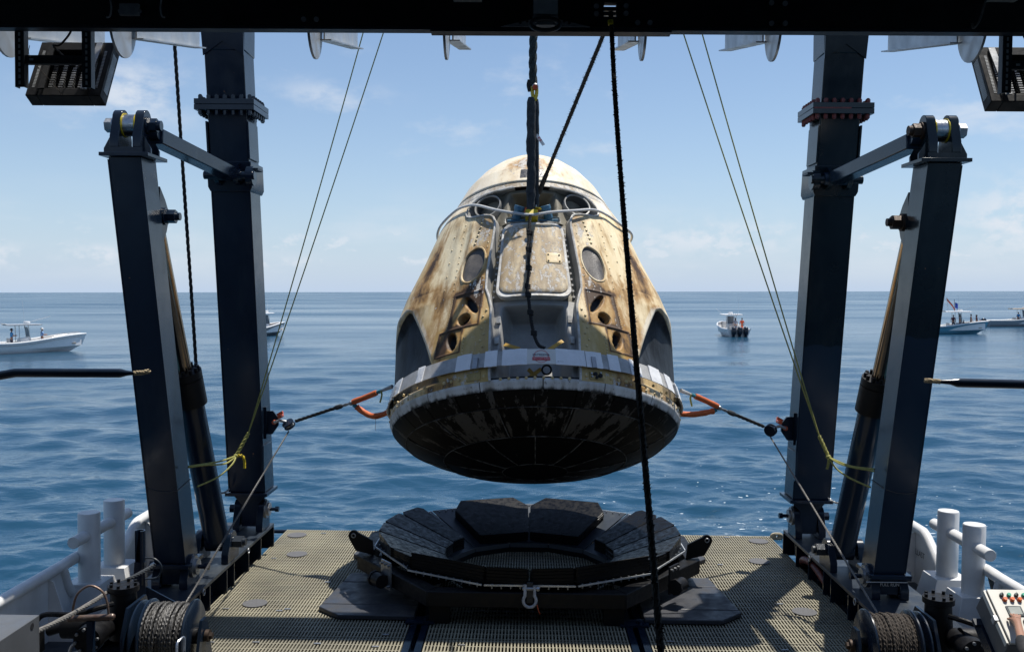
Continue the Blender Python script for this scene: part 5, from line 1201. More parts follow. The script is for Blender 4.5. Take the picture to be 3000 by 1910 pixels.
# rubber deck mats at the four corners
def mat_(poly, cuts, lab, axis):
    xs = [p[0] for p in poly]; ys = [p[1] for p in poly]
    t = thing('deck_mat', lab, 'rubber mat', (sum(xs) / len(xs), sum(ys) / len(ys), 0), 'rubber mats at the cradle corners')
    y0, y1 = min(ys), max(ys); ed = [y0] + cuts + [y1]
    def clip(y):  # x extents at y
        xsx = []
        for i in range(len(poly)):
            a, b = poly[i], poly[(i + 1) % len(poly)]
            if (a[1] - y) * (b[1] - y) <= 0 and a[1] != b[1]: xsx.append(a[0] + (b[0] - a[0]) * (y - a[1]) / (b[1] - a[1]))
        return min(xsx), max(xsx)
    for a, b in zip(ed, ed[1:]):
        a2, b2 = a + .008, b - .008
        yy = sorted(set([a2, b2] + [y for y in ys if a2 < y < b2]))
        L_ = [(clip(y)[0], y) for y in yy]; R_ = [(clip(y)[1], y) for y in yy]
        pl = L_ + R_[::-1]; m = MB(); m.prism(pl, 'z', .006, .062); m.build('mat_panel', M['mat'], t, bev=.010)
def mirror(p): return [(2 * NC.x - x, y) for x, y in p]
FM = [(-2.20, 11.02), (-1.30, 11.02), (-1.30, 12.70), (-2.36, 12.70), (-2.50, 11.32)]
mat_(FM, [11.42, 12.30], 'black rubber deck mat in shade at the front left corner of the cradle', 0)
mat_(mirror(FM), [11.40, 12.30], 'grey lit rubber deck mat at the front right corner of the cradle', 0)
RM = [(-2.30, 13.42), (-1.55, 13.42), (-1.55, 15.05), (-2.35, 15.05), (-2.50, 13.62)]
mat_(RM, [13.75], 'small rubber deck mat behind the cradle on the left', 0); mat_(mirror(RM), [13.75], 'wet grey rubber deck mat behind the cradle on the right', 0)

# ------------------------------------------------------------------ bulwarks, mooring bitts
def bulwark(sg):
    side = 'left' if sg < 0 else 'right'; X = lambda u: X0 + sg * u
    t = thing('bulwark', 'white painted bulwark with a rounded cap rail along the %s side' % side, 'bulwark', (X(5.33), 9, 0), 'bulwarks')
    for y0, prof_ in ((0, [(3.0, .74), (10.42, .72), (10.60, .70), (10.74, .44), (10.86, .36), (11.3, .40)]), (1, [(12.15, .36), (12.42, .56), (12.66, .70), (12.9, .72), (13.7, .72)])):
        pts = smooth([(X(5.33), y, z) for y, z in prof_], 6)
        m = MB(); m.tube(pts, .065, 12); m.build('cap_rail', M['white'], t)
        m = MB(); m.loft([[(X(5.32), p.y, -.15) for p in pts] + [(X(5.32), p.y, p.z) for p in pts[::-1]], [(X(5.34), p.y, -.15) for p in pts] + [(X(5.34), p.y, p.z) for p in pts[::-1]]]); m.build('plating', M['white'], t)
    for y in (5, 6.4, 7.8, 9.2, 10.3, 12.95, 13.55):
        m = MB(); m.prism([(X(5.319), -.03), (X(5.05), -.03), (X(5.26), .64), (X(5.319), .66)], 'y', y - .012, y + .012); m.build('stay_plate', M['white'], t)
    if sg > 0:
        me = flat_text('BALLAST', .11); me.materials.append(M['ink_black'])
        o = inst(me, 'lettering', t, (X(5.316), 12.85, .40), Matrix.Rotation(pi / 2, 3, 'Z') @ Matrix.Rotation(pi / 2, 3, 'X') if False else Matrix(((0, 0, -1), (-1, 0, 0), (0, 1, 0))))
    b = thing('mooring_bitt', 'white twin post mooring bitt with a crossbar on the %s bulwark' % side, 'mooring bitt', (X(5.2), 11.35, 0), 'mooring bitts')
    for y in (11.02, 11.70):
        m = MB(); m.lathe([(.125, 0), (.125, .795), (.118, .806), (0.001, .806)], (X(5.2), y, .44), n=36); m.build('post', M['white'], b)
        z0 = .44; m = MB(); q = lambda u0, u1, a, c, z: [(X(u0), a, z), (X(u1), a, z), (X(u1), c, z), (X(u0), c, z)]
        m.loft([q(4.86, 5.42, y - .30, y + .29, -.12), q(4.99, 5.40, y - .20, y + .20, z0)]); m.build('pedestal', M['white'], b, bev=.006)
    m = MB(); m.cyl((X(5.2), 10.62, .985), (X(5.2), 12.1, .985), .068, n=24); m.build('crossbar', M['white'], b, bev=.006)
bulwark(-1); bulwark(1)

# ------------------------------------------------------------------ winches
def winch(sg):
    side = 'left' if sg < 0 else 'right'; X = lambda u: X0 + sg * u
    zc, yc = .47, 9.2
    t = thing('winch', 'black hydraulic winch wound with %s wire rope at lower %s' % (('silvery', 'left') if sg < 0 else ('brownish', 'right')), 'winch', (X(3.6), yc, 0), 'tugger winches')
    for u, r in ((3.315, .35), (3.745, .35), (3.83, .335)):
        m = MB(); m.lathe([(.05, -.014), (r - .01, -.014), (r, -.006), (r, .006), (r - .01, .014), (.05, .014)], (X(u), yc, zc), 'x', 56); m.build('drum_flange', M['navy'], t)
    wm = M['wire'] if sg < 0 else M['brown_rope']
    rg_ = random.Random(5 + sg); o = None
    for k in range(17):
        u = 3.335 + k * .0245; r = .295 + rg_.choice([0, 0, .012, -.01]) ; tilt = rg_.uniform(-.05, .05)
        pts = [(X(u + tilt * cos(a) * .3), yc + r * sin(a), zc + r * cos(a)) for a in np.linspace(0, 2 * pi, 49)[:-1]]
        mb = MB(); ph0 = rg_.uniform(0, 6.28)
        for s_ in range(2):
            q = []
            for i, p in enumerate(pts * 1):
                a = 2 * pi * i / 48; ph = i * 2 * pi * 10 / 48 * 2 + s_ * pi + ph0
                q.append((p[0] + .008 * cos(ph), p[1] + sin(a) * .008 * sin(ph), p[2] + cos(a) * .008 * sin(ph)))
            mb.tube(q, .0105, 6, closed=True)
        mb.build('rope_turn', wm, t)
    m = MB(); m.cyl((X(3.26), yc, zc), (X(3.93), yc, zc), .08, n=20); m.cyl((X(3.325), yc, zc), (X(3.735), yc, zc), .272, n=32); m.build('drum_core', M['black'], t)
    # inboard bearing stand
    m = MB(); m.prism([(yc - .30, 0), (yc + .30, 0), (yc + .10, .56), (yc + .06, .64), (yc - .06, .64), (yc - .10, .56)], 'x', X(3.20), X(3.23)); m.build('bearing_stand', M['navy'], t)
    m = MB(); m.cyl((X(3.15), yc, zc), (X(3.19), yc, zc), .06, n=18); m.cyl((X(3.12), yc, zc), (X(3.15), yc, zc), .035, n=6); m.build('bearing_cap', M['rust_bolt'], t)
    # gearcase and motors outboard
    m = MB(); m.prism([(yc - .34, 0), (yc + .34, 0), (yc + .34, .60), (yc + .22, .80), (yc - .20, .80), (yc - .34, .55)], 'x', X(3.87), X(3.90)); m.build('gear_plate', M['navy'], t)
    yb = yc + .02; cu = 4.06
    m = MB(); m.lathe([(.001, .40), (.14, .40), (.145, .55), (.13, .75), (.125, .86), (.15, .87), (.15, .925), (.001, .925)], (X(cu), yb + .10, 0), 'z', 30); up = m.build('upright_motor', M['black'], t)
    bq = mesh_of(MB().cyl((0, 0, 0), (0, 0, .03), .017, n=8), 'motor_bolt', M['black'])
    for k in range(8): a = k * pi / 4; inst(bq, 'motor_bolt', up, (X(cu) + .122 * cos(a), yb + .10 + .122 * sin(a), .925))
    m = MB(); m.lathe([(.001, -.10), (.13, -.10), (.135, -.04), (.135, .0), (.12, .01), (.12, .28), (.001, .28)], (X(cu + .12), yb - .34, .56), 'y', 30); fm_ = m.build('front_cover', M['black'], t)
    bq2 = mesh_of(MB().cyl((0, 0, 0), (0, -.025, 0), .015, n=8), 'cover_bolt', M['galv'])
    for k in range(8): a = k * pi / 4 + .2; inst(bq2, 'cover_bolt', fm_, (X(cu + .12) + .108 * cos(a), yb - .44, .56 + .108 * sin(a)))
    m = MB(); m.cyl((X(cu + .10), yb - .18, .60), (X(cu + .46), yb - .18, .60), .115, n=26); m.cyl((X(cu + .46), yb - .18, .60), (X(cu + .62), yb - .18, .55), .05, n=14); m.build('side_motor', M['black'], t)
    m = MB(); m.tube(smooth([(X(cu + .02), yb - .1, .80), (X(cu + .1), yb - .22, .80), (X(cu + .30), yb - .3, .76), (X(cu + .62), yb - .28, .74), (X(cu + .74), yb - .26, .58)], 6), .026, 8); m.build('hydraulic_hose', M['rubber'], t)
    m = MB(); m.box((X(cu + .74), yb - .24, .46), (.16, .16, .22)); m.build('valve_block', M['black'], t, bev=.015)
    m = MB(); m.bx(X(3.05), X(4.5), yc - .36, yc + .36, .0, .05); m.build('winch_base', M['navy'], t)
    return V(X(3.56), yc + .10, zc + .30)
WL = winch(-1); WR = winch(1)
m = MB(); m.tube(smooth([at(518, 1920, 8.4), at(519, 1885, 8.45), at(529, 1872, 8.5), at(537, 1866, 8.55), at(540, 1874, 8.55), at(539, 1920, 8.5)], 5), .012, 8)
tag(m.build('grab_handle', M['steel']), 'small bright bent wire handle in front of the left winch drum', 'handle')
# winch lines, snatch blocks, sleeved bridles to the capsule
def bridle(sg):
    side = 'left' if sg < 0 else 'right'
    lugp = V(X0 + sg * (4.085 - .2625 - .14), 13.62 - .02, 1.98)
    pp = lugp + V(-sg * .21, -.03, -.03)
    wl = at(520, 1795, 9.25) if sg < 0 else at(2590, 1815, 9.25)
    l1 = thing('winch_line', 'taut grey wire rope running from the %s winch up to its snatch block' % side, 'wire rope', wl, 'winch lines')
    strands([wl + V(0, .0, -.04), pp + V(-sg * .0, 0, -.10)], .0055, .0068, 7, 3, 5).build('wire_rope', M['wire'] if sg < 0 else M['grey_rope'], l1)
    sb = thing('snatch_block', 'dark snatch block with orange shackle on the %s main leg' % side, 'pulley block', pp, 'snatch blocks')
    ax = V(-sg * .75, -.1, .62).normalized(); nrm = (ax.cross(V(0, 1, 0)).normalized() * .72 + V(0, -.55, .35)).normalized(); 
    for s in (-1, 1):
        m = MB(); e2 = V(0, 1, 0) * .0 + ax; m.lathe([(.001, -.012), (.085, -.012), (.09, 0), (.085, .012), (.001, .012)], (0, 0, 0), 'z', 22)
        Rq = V(0, 0, 1).rotation_difference(nrm).to_matrix(); m.v = [tuple(pp + Rq @ Vector((p[0], p[1], p[2])) + nrm * s * .028) for p in m.v]; m.build('cheek_plate', M['navy'], sb)
    m = MB(); m.tube([lugp + V(0, -.05, 0), lugp + V(-sg * .08, -.05, .03), pp + V(sg * .03, -.02, .04)], .022, 7); m.build('shackle_bow', M['galv'], sb)
    m = MB(); MB().cyl(pp - nrm * .02, pp + nrm * .02, .07, n=20).build('sheave', M['galv'], sb); m = MB(); q = lugp + V(-sg * .09, -.03, .06); m.cyl(q + V(0, -.06, .03), q + V(0, .07, .03), .032, n=8); m.box(q + V(0, -.02, .07), (.09, .05, .04), Matrix.Rotation(sg * .5, 3, 'Y')); m.build('shackle_bolt', M['orange_hw'], sb)
    # rope to the bridle
    J = at(1028, 1181, 13.2) if sg < 0 else at(2108, 1195, 13.2)
    K = at(985, 1194, 13.25) if sg < 0 else at(2150, 1213, 13.25)
    rl = thing('tugger_rope', 'black tugger rope from the %s snatch block towards the capsule' % side, 'rope', pp, 'tugger ropes')
    strands([pp + V(-sg * .10, 0, .05), K], .012, .014, 4, 3, 6).build('laid_rope', M['black_rope'], rl)
    d = (J - K)
    m = MB(); m.tube([K - d * .15, K, K + d * .3, K + d * .45], [.018, .035, .034, .02], 8); m.build('rope_splice', M['sling'], rl)
    m = MB(); m.tube([K + d * .35, K + d * .6 + V(0, 0, .012), J], .012, 6); m.tube([K + d * .35, K + d * .6 - V(0, 0, .012), J], .012, 6); m.build('thimble', M['galv'], rl)
    b = thing('bridle_sling', 'forked bridle in orange sleeves between the %s tugger rope and the capsule' % side, 'sling', J, 'orange sleeved bridles')
    MB().ball(J, .035, 10, 6).build('master_link', M['galv'], b)
    if sg < 0:
        up = [at(1033, 1178, 13.2), at(1070, 1164, 13.15), at(1104, 1150, 13.1)]; upe = at(1150, 1132, 13.0)
        dn = smooth([at(1044, 1191, 13.2), at(1058, 1202, 13.2), at(1082, 1216, 13.15), at(1100, 1219, 13.1), at(1124, 1213, 13.1), at(1141, 1205, 13.05)], 5); dne = at(1150, 1202, 13.0)
    else:
        up = [at(2103, 1191, 13.2), at(2066, 1173, 13.15), at(2036, 1160, 13.1)]; upe = at(1994, 1144, 13.0)
        dn = smooth([at(2090, 1204, 13.2), at(2060, 1210, 13.15), at(2025, 1214, 13.1), at(1980, 1211, 13.05)], 5); dne = at(1975, 1211, 13.0)
    MB().tube([J, up[0]], .013, 6).build('sling_core', M['grey_rope'], b); MB().tube([J, dn[0]], .013, 6).build('sling_core', M['grey_rope'], b)
    def sleeve(pts, sd_):
        rg_ = random.Random(sd_); P = smooth(pts, 4) if len(pts) < 6 else pts
        MB().tube(P, [.040 + rg_.uniform(-.003, .004) for _ in P], 12).build('orange_sleeve', M['orange'], b)
    sleeve(up, 1); sleeve(dn, 2)
    MB().tube([up[-1], up[-1].lerp(upe, .25)], .026, 8).build('teal_wrap', M['teal'], b); MB().tube([dn[0], dn[0] + (J - dn[0]).normalized() * .05], .030, 8).build('teal_wrap', M['teal'], b)
    MB().tube([up[-1], up[-1].lerp(upe, .5), upe], [.012, .022, .03], 8).build('webbing_end', M['webbing'], b); MB().tube([dn[-1], dne], .02, 8).build('sling_end', M['galv'], b)
    k0 = up[-1].lerp(upe, .30); MB().tube(smooth([k0 + V(0, -.03, 0), k0 + V(-sg * .01, -.04, -.06), k0 + V(sg * .015, -.03, -.16)], 4), .013, 6).build('hanging_tie', M['tagline'], b)
    if sg < 0: MB().tube([at(1101, 1222, 13.05), at(1100, 1262, 13.05)], .003, 4).build('loose_thread', M['red'], b)
bridle(-1); bridle(1)
# thin yellow-green tag lines tied back to the struts
def taglines(sg):
    side = 'left' if sg < 0 else 'right'
    kx, ky = (692, 1335) if sg < 0 else (2427, 1338); Kn = at(kx, ky, 11.75)
    t = thing('tag_lines', 'pair of thin yellow green lines from above, tied off to the %s strut' % side, 'rope', Kn, 'yellow green tag lines')
    tops = ((1068, 80), (1128, 80)) if sg < 0 else ((2000, 90), (2055, 90))
    jn = at(728, 1268, 11.85) if sg < 0 else at(2400, 1277, 11.85)
    for k, (a, b_) in enumerate(tops):
        e = at(a, b_, 12.5); e = e + (e - jn) * .06
        P = sag(e, jn, .05, 10) + [jn.lerp(Kn, .5) + V(.012 * (k * 2 - 1), 0, 0), Kn]; MB().tube(P, .0085, 6).build('line', M['tagline'], t)
    strands([jn, Kn], .013, .013, 6, 3, 5).build('twisted_part', M['tagline'], t)
    MB().ball(Kn, .035, 8, 6, (1, 1, .8)).build('knot', M['tagline'], t)
    if sg < 0: ends = ([Kn, at(640, 1352, 11.4), at(552, 1366, 11.05)], [Kn, at(660, 1358, 11.5), at(600, 1362, 11.2), at(551, 1369, 11.06)], [Kn, at(680, 1360, 11.6), at(640, 1396, 11.4), at(578, 1425, 11.15)])
    else: ends = ([Kn, at(2490, 1364, 11.4), at(2562, 1374, 11.05)], [Kn, at(2470, 1362, 11.45), at(2561, 1380, 11.04)], [Kn, at(2450, 1372, 11.6), at(2490, 1400, 11.4), at(2550, 1427, 11.12)])
    for e in ends: MB().tube(smooth(e, 5), .0105, 6).build('tied_end', M['tagline'], t)
    tl = (at(710, 1335, 11.72), at(716, 1352, 11.72), at(716, 1371, 11.72)) if sg < 0 else (at(2428, 1348, 11.72), at(2426, 1362, 11.72), at(2423, 1374, 11.72))
    strands(smooth([Kn, *tl], 4), .009, .010, 8, 3, 5).build('loose_tail', M['yellow'] if sg < 0 else M['tagline'], t)
    u, y = sup(1.55); z = at(*( (560, 1430) if sg < 0 else (2575, 1432)), 11.0).z; u, y = sup(z); cx = X0 + sg * u; w = .186
    loop = [(cx - w, y - .006, z + .03), (cx - w * .3, y - .008, z - .01), (cx + w * .4, y - .008, z - .02), (cx + w, y - .006, z), (cx + w, y + .42, z + .05), (cx - w, y + .42, z + .05)]
    wr = MB().tube(loop, .004, 5, closed=True); tag(wr.build('tie_wire', M['wire']), 'thin wire loop tied around the %s strut' % side, 'wire', 'tie wires round the struts')
taglines(-1); taglines(1)
pr_ = [at(509, 90, 12.6), at(540, 560, 12.9), at(560, 850, 13.0), at(575, 1085, 13.1), at(577, 1180, 13.1)]
hp = thing('halyard', 'dark rope hanging down between the left strut and left main leg', 'rope', pr_[-1])
strands(smooth([pr_[0] + (pr_[0] - pr_[1]) * .1] + pr_, 4), .012, .014, 3.5, 3, 6).build('laid_rope', M['black_rope'], hp)
# small chains by the cylinders
def chain(p0, p1, d, lab):
    t = thing('safety_chain', lab, 'chain', p0, 'thin safety chains')
    P = sag(p0, p1, d, 14); lm = mesh_of(MB().tube([(.024 * cos(a), .013 * sin(a), 0) for a in np.linspace(0, 2 * pi, 13)[:-1]], .004, 5, closed=True), 'chain_link', M['galv'])
    for i in range(14):
        a, b_ = Vector(P[i]), Vector(P[i + 1]); mid = (a + b_) / 2; R_ = V(1, 0, 0).rotation_difference((b_ - a).normalized()).to_matrix() @ Matrix.Rotation(i * pi / 2, 3, 'X'); inst(lm, 'chain_link', t, mid, R_)
chain(at(640, 1442, 13.2), at(671, 1432, 13.5), .03, 'thin chain hanging between left cylinder and left main leg'); chain(at(2427, 1458, 13.5), at(2466, 1472, 13.2), .03, 'thin chain hanging between right main leg and right cylinder')
rb = MB().tube([at(2270 + 12 * cos(a * 2.4) + a, 1570 + 7 * sin(a * 2.4), 15.1) for a in np.linspace(0, 12, 60)], .022, 6); tag(rb.build('rope_bundle', pmat('cream_rope', (.50, .44, .32), .9, 0, .3, 30, .5, 150)), 'small bundle of cream rope at the right end of the stern rail', 'rope')

# ------------------------------------------------------------------ poles, stanchion, hoop, boxes near the camera
def pole(sg):
    side = 'left' if sg < 0 else 'right'; Y = 6.0
    t = thing('boom_pole', 'dark horizontal pole with a frayed rope end reaching in from the %s edge' % side, 'pole', at(0 if sg < 0 else 3000, 1095 if sg < 0 else 1125, Y), 'poles reaching in from both sides')
    if sg < 0:
        a = [at(-260, 1130, Y), at(0, 1100, Y), at(45, 1092, Y), at(62, 1092, Y)]; b = [at(62, 1092, Y), at(352, 1093, Y)]; c = [(352, 1093, .029), (372, 1093, .017), (393, 1093, .012)]; e = [(393, 1093), (415, 1092), (438, 1087)]
    else:
        a = [at(3300, 1128, Y), at(3001, 1126, Y)]; b = [at(3000, 1126, Y), at(2806, 1121, Y)]; c = [(2806, 1121, .029), (2785, 1119, .017), (2754, 1118, .012)]; e = [(2754, 1118), (2732, 1116), (2710, 1114)]
    m = MB(); m.tube(a + b[1:], .029, 16); m.build('pole_tube', M['navy'], t)
    m = MB(); m.tube([at(x, y, Y) for x, y, r in c], [r for *_, r in c], 14); m.build('pole_tip', M['navy'], t)
    E = [at(x, y, Y) for x, y in e]; m = strands(E, .007, .010, 18, 3, 6); m.build('frayed_end', pmat('frayed_rope', (.42, .33, .20), .9, 0, .5, 40), t)
pole(-1); pole(1)
Y = 10.25; st = thing('stanchion', 'dark blue slotted post with a wire bail beside the left strut', 'post', at(410, 1760, Y))
px = at(411, 1600, Y).x; zt, zm, zb = at(411, 1553, Y).z, at(411, 1645, Y).z, .0
m = MB(); ang = np.linspace(radians(200), radians(-20) + 2 * pi * 0, 14)
outer = [(px + .055 * cos(a), Y + .055 * sin(a)) for a in np.linspace(radians(-70), radians(200), 14)]; inner_ = [(px + .040 * cos(a), Y + .040 * sin(a)) for a in np.linspace(radians(200), radians(-70), 14)]
m.prism(outer + inner_, 'z', zm - .25, zt); m.build('half_pipe', M['navy'], st)
m = MB(); m.loft([[(px - .055, Y - .03, zm), (px + .055, Y - .03, zm), (px + .055, Y + .03, zm), (px - .055, Y + .03, zm)], [(px - .10, Y - .035, zb), (px + .10, Y - .035, zb), (px + .10, Y + .035, zb), (px - .10, Y + .035, zb)]]); m.build('post_plate', M['navy'], st)
m = MB(); m.prism([(px + .06, .62), (px + .07, .30), (px + .62, .30), (px + .60, .34)], 'y', Y - .01, Y + .01); m.build('knee_plate', M['navy'], st)
m = MB(); m.tube(smooth([at(426, 1633, Y - .05), at(455, 1637, Y - .06), at(473, 1660, Y - .06), at(462, 1690, Y - .06), at(426, 1695, Y - .05)], 6), .010, 7); m.build('wire_bail', M['navy_top'], st)
gr = thing('mooring_rope', 'thick grey braided rope slanting from the grey box up to the post at left', 'rope', at(117, 1845, 8.0))
P = sag(at(100, 1852, 8.0), at(352, 1708, 9.5), .03, 10) + [at(452, 1655, 10.2)]
strands(P[:-1], .0105, .0125, 6, 4, 6).build('braided_part', M['grey_rope'], gr); strands([P[-2], at(405, 1682, 9.85), P[-1]], .0105, .0125, 6, 3, 6).build('dark_part', M['sling'], gr)
gb = thing('grey_box', 'grey steel box with a round hole at the bottom left corner', 'box', at(60, 1880, 7.8))
xr = at(116, 1850, 8.0).x; zt = at(116, 1800, 8.0).z
m = MB(); m.bx(-5.2, xr, 5.6, 8.0, .0, zt); m.build('box_body', M['grey_box'], gb, bev=.006)
d_ = ray(94, 1834); c = V(0, 0, H) + d_ * ((xr + .001) / d_.x); MB().cyl(c, c + V(.002, 0, 0), .028, n=16).build('hole', M['hole'], gb)
Y = 8.7; hp_ = thing('rope_guide', 'rusty T shaped rope guide with a bent hoop on its crossbar', 'rope guide', at(266, 1900, Y))
m = MB(); m.cyl(at(205, 1812, Y), at(328, 1806, Y), .030, n=16); m.ball(at(205, 1812, Y), .032, 12, 8); m.ball(at(328, 1806, Y), .032, 12, 8); m.build('crossbar', M['rust'], hp_)
m = MB(); m.tube(smooth([at(213, 1808, Y), at(216, 1770, Y), at(230, 1735, Y), at(265, 1715, Y), at(300, 1732, Y), at(315, 1768, Y), at(318, 1806, Y)], 6), .011, 9); m.build('hoop', M['rust'], hp_)
pc = at(266, 1810, Y); m = MB(); m.bx(pc.x - .028, pc.x + .028, Y - .03, Y + .03, 0, pc.z - .02); m.build('upright', M['navy'], hp_)
pk = thing('hydraulic_pipe', 'bent grey hydraulic pipe curving down at the lower left by the winch motor', 'pipe', at(205, 1905, 8.8))
MB().tube(smooth([at(262, 1872, 8.9), at(228, 1880, 8.9), at(208, 1896, 8.9), at(202, 1930, 8.9)], 5), .016, 8).build('pipe', M['galv'], pk)
# control console at right
con = thing('control_console', 'cream control console with coloured push buttons at the lower right', 'console', (4.3, 7.5, 0))
cx0 = 3.71; T0 = V(0, 7.6, 1.545); dn = V(0, -.4, -.29).normalized(); nr = V(0, -.29, .40).normalized(); LEN = .50
def CP(a, b, h=0.): return V(cx0 + a, 0, 0) + T0 + dn * b + nr * h          # along, down, proud
def cbox(m, a0, a1, b0, b1, h0, h1): m.loft([[CP(a, b, h) for a, b in ((a0, b0), (a1, b0), (a1, b1), (a0, b1))] for h in (h0, h1)])
m = MB(); cbox(m, 0, 1.25, 0, LEN, -.25, -.021); m.build('enclosure', M['grey_box'], con, bev=.004)
m = MB(); cbox(m, .012, 1.24, .003, LEN - .003, -.02, 0); m.build('panel_face', M['panel'], con, bev=.004)
m = MB(); cbox(m, -.016, -.001, .01, .24, -.055, -.008); m.build('hinge_strip', M['panel'], con)
m = MB(); cbox(m, -.016, -.001, .30, LEN - .01, -.055, -.008); m.build('hinge_strip', M['panel'], con)
m = MB(); cbox(m, -.03, -.001, .245, .29, -.06, -.004); m.build('latch', M['alu'], con)
def button(a, b, r, h, mt, nm='button', cap_=None):
    m = MB(); m.cyl(CP(a, b, .001), CP(a, b, .012), r * 1.12, n=18); m.cyl(CP(a, b, .012), CP(a, b, h), r, r * .93, n=18)
    if cap_: m.add([CP(a - r * .25, b + r, h), CP(a + r * .25, b + r, h), CP(a, b - r * 1.1, h + .012), CP(a, b + r, h + .016)], [(0, 1, 2), (0, 2, 3), (1, 3, 2), (0, 3, 1)])
    m.build(nm, mt, con)
for k in range(4):
    a = .105 + k * .058
    button(a, .062, .015, .022, M['green_btn'] if k % 2 else M['black_btn'], 'button' if k % 2 else 'selector_knob', None if k % 2 else 1)
    button(a + .010, .105, .016, .026, M['orange_btn'])
m = MB(); cbox(m, .095, .215, .165, .255, .001, .009); m.build('display_bezel', M['black_btn'], con)
m = MB(); cbox(m, .108, .202, .176, .243, .0095, .0115); m.build('display', M['screen'], con)
for a in (.135, .20): button(a, .305, .018, .03, M['black_btn'], 'selector_knob', 1)
m = MB(); m.bar((3.80, 7.62, .02), (3.80, 7.50, 1.22), .07, .07, (0, 1, 0)); m.bar((4.80, 7.62, .02), (4.80, 7.50, 1.22), .07, .07, (0, 1, 0)); m.build('support_leg', M['navy'], con)
m = MB(); m.loft([[CP(a, b, h) for a, b in ((-.06, .10), (1.2, .10), (1.2, .16), (-.06, .16))] for h in (-.29, -.255)]); m.build('support_bracket', M['navy_top'], con)
m = MB(); m.loft([[CP(a, b, h) for a, b in ((-.02, .10), (.03, .10), (.03, .56), (-.02, .56))] for h in (-.36, -.256)]); m.build('support_rail', M['navy'], con)

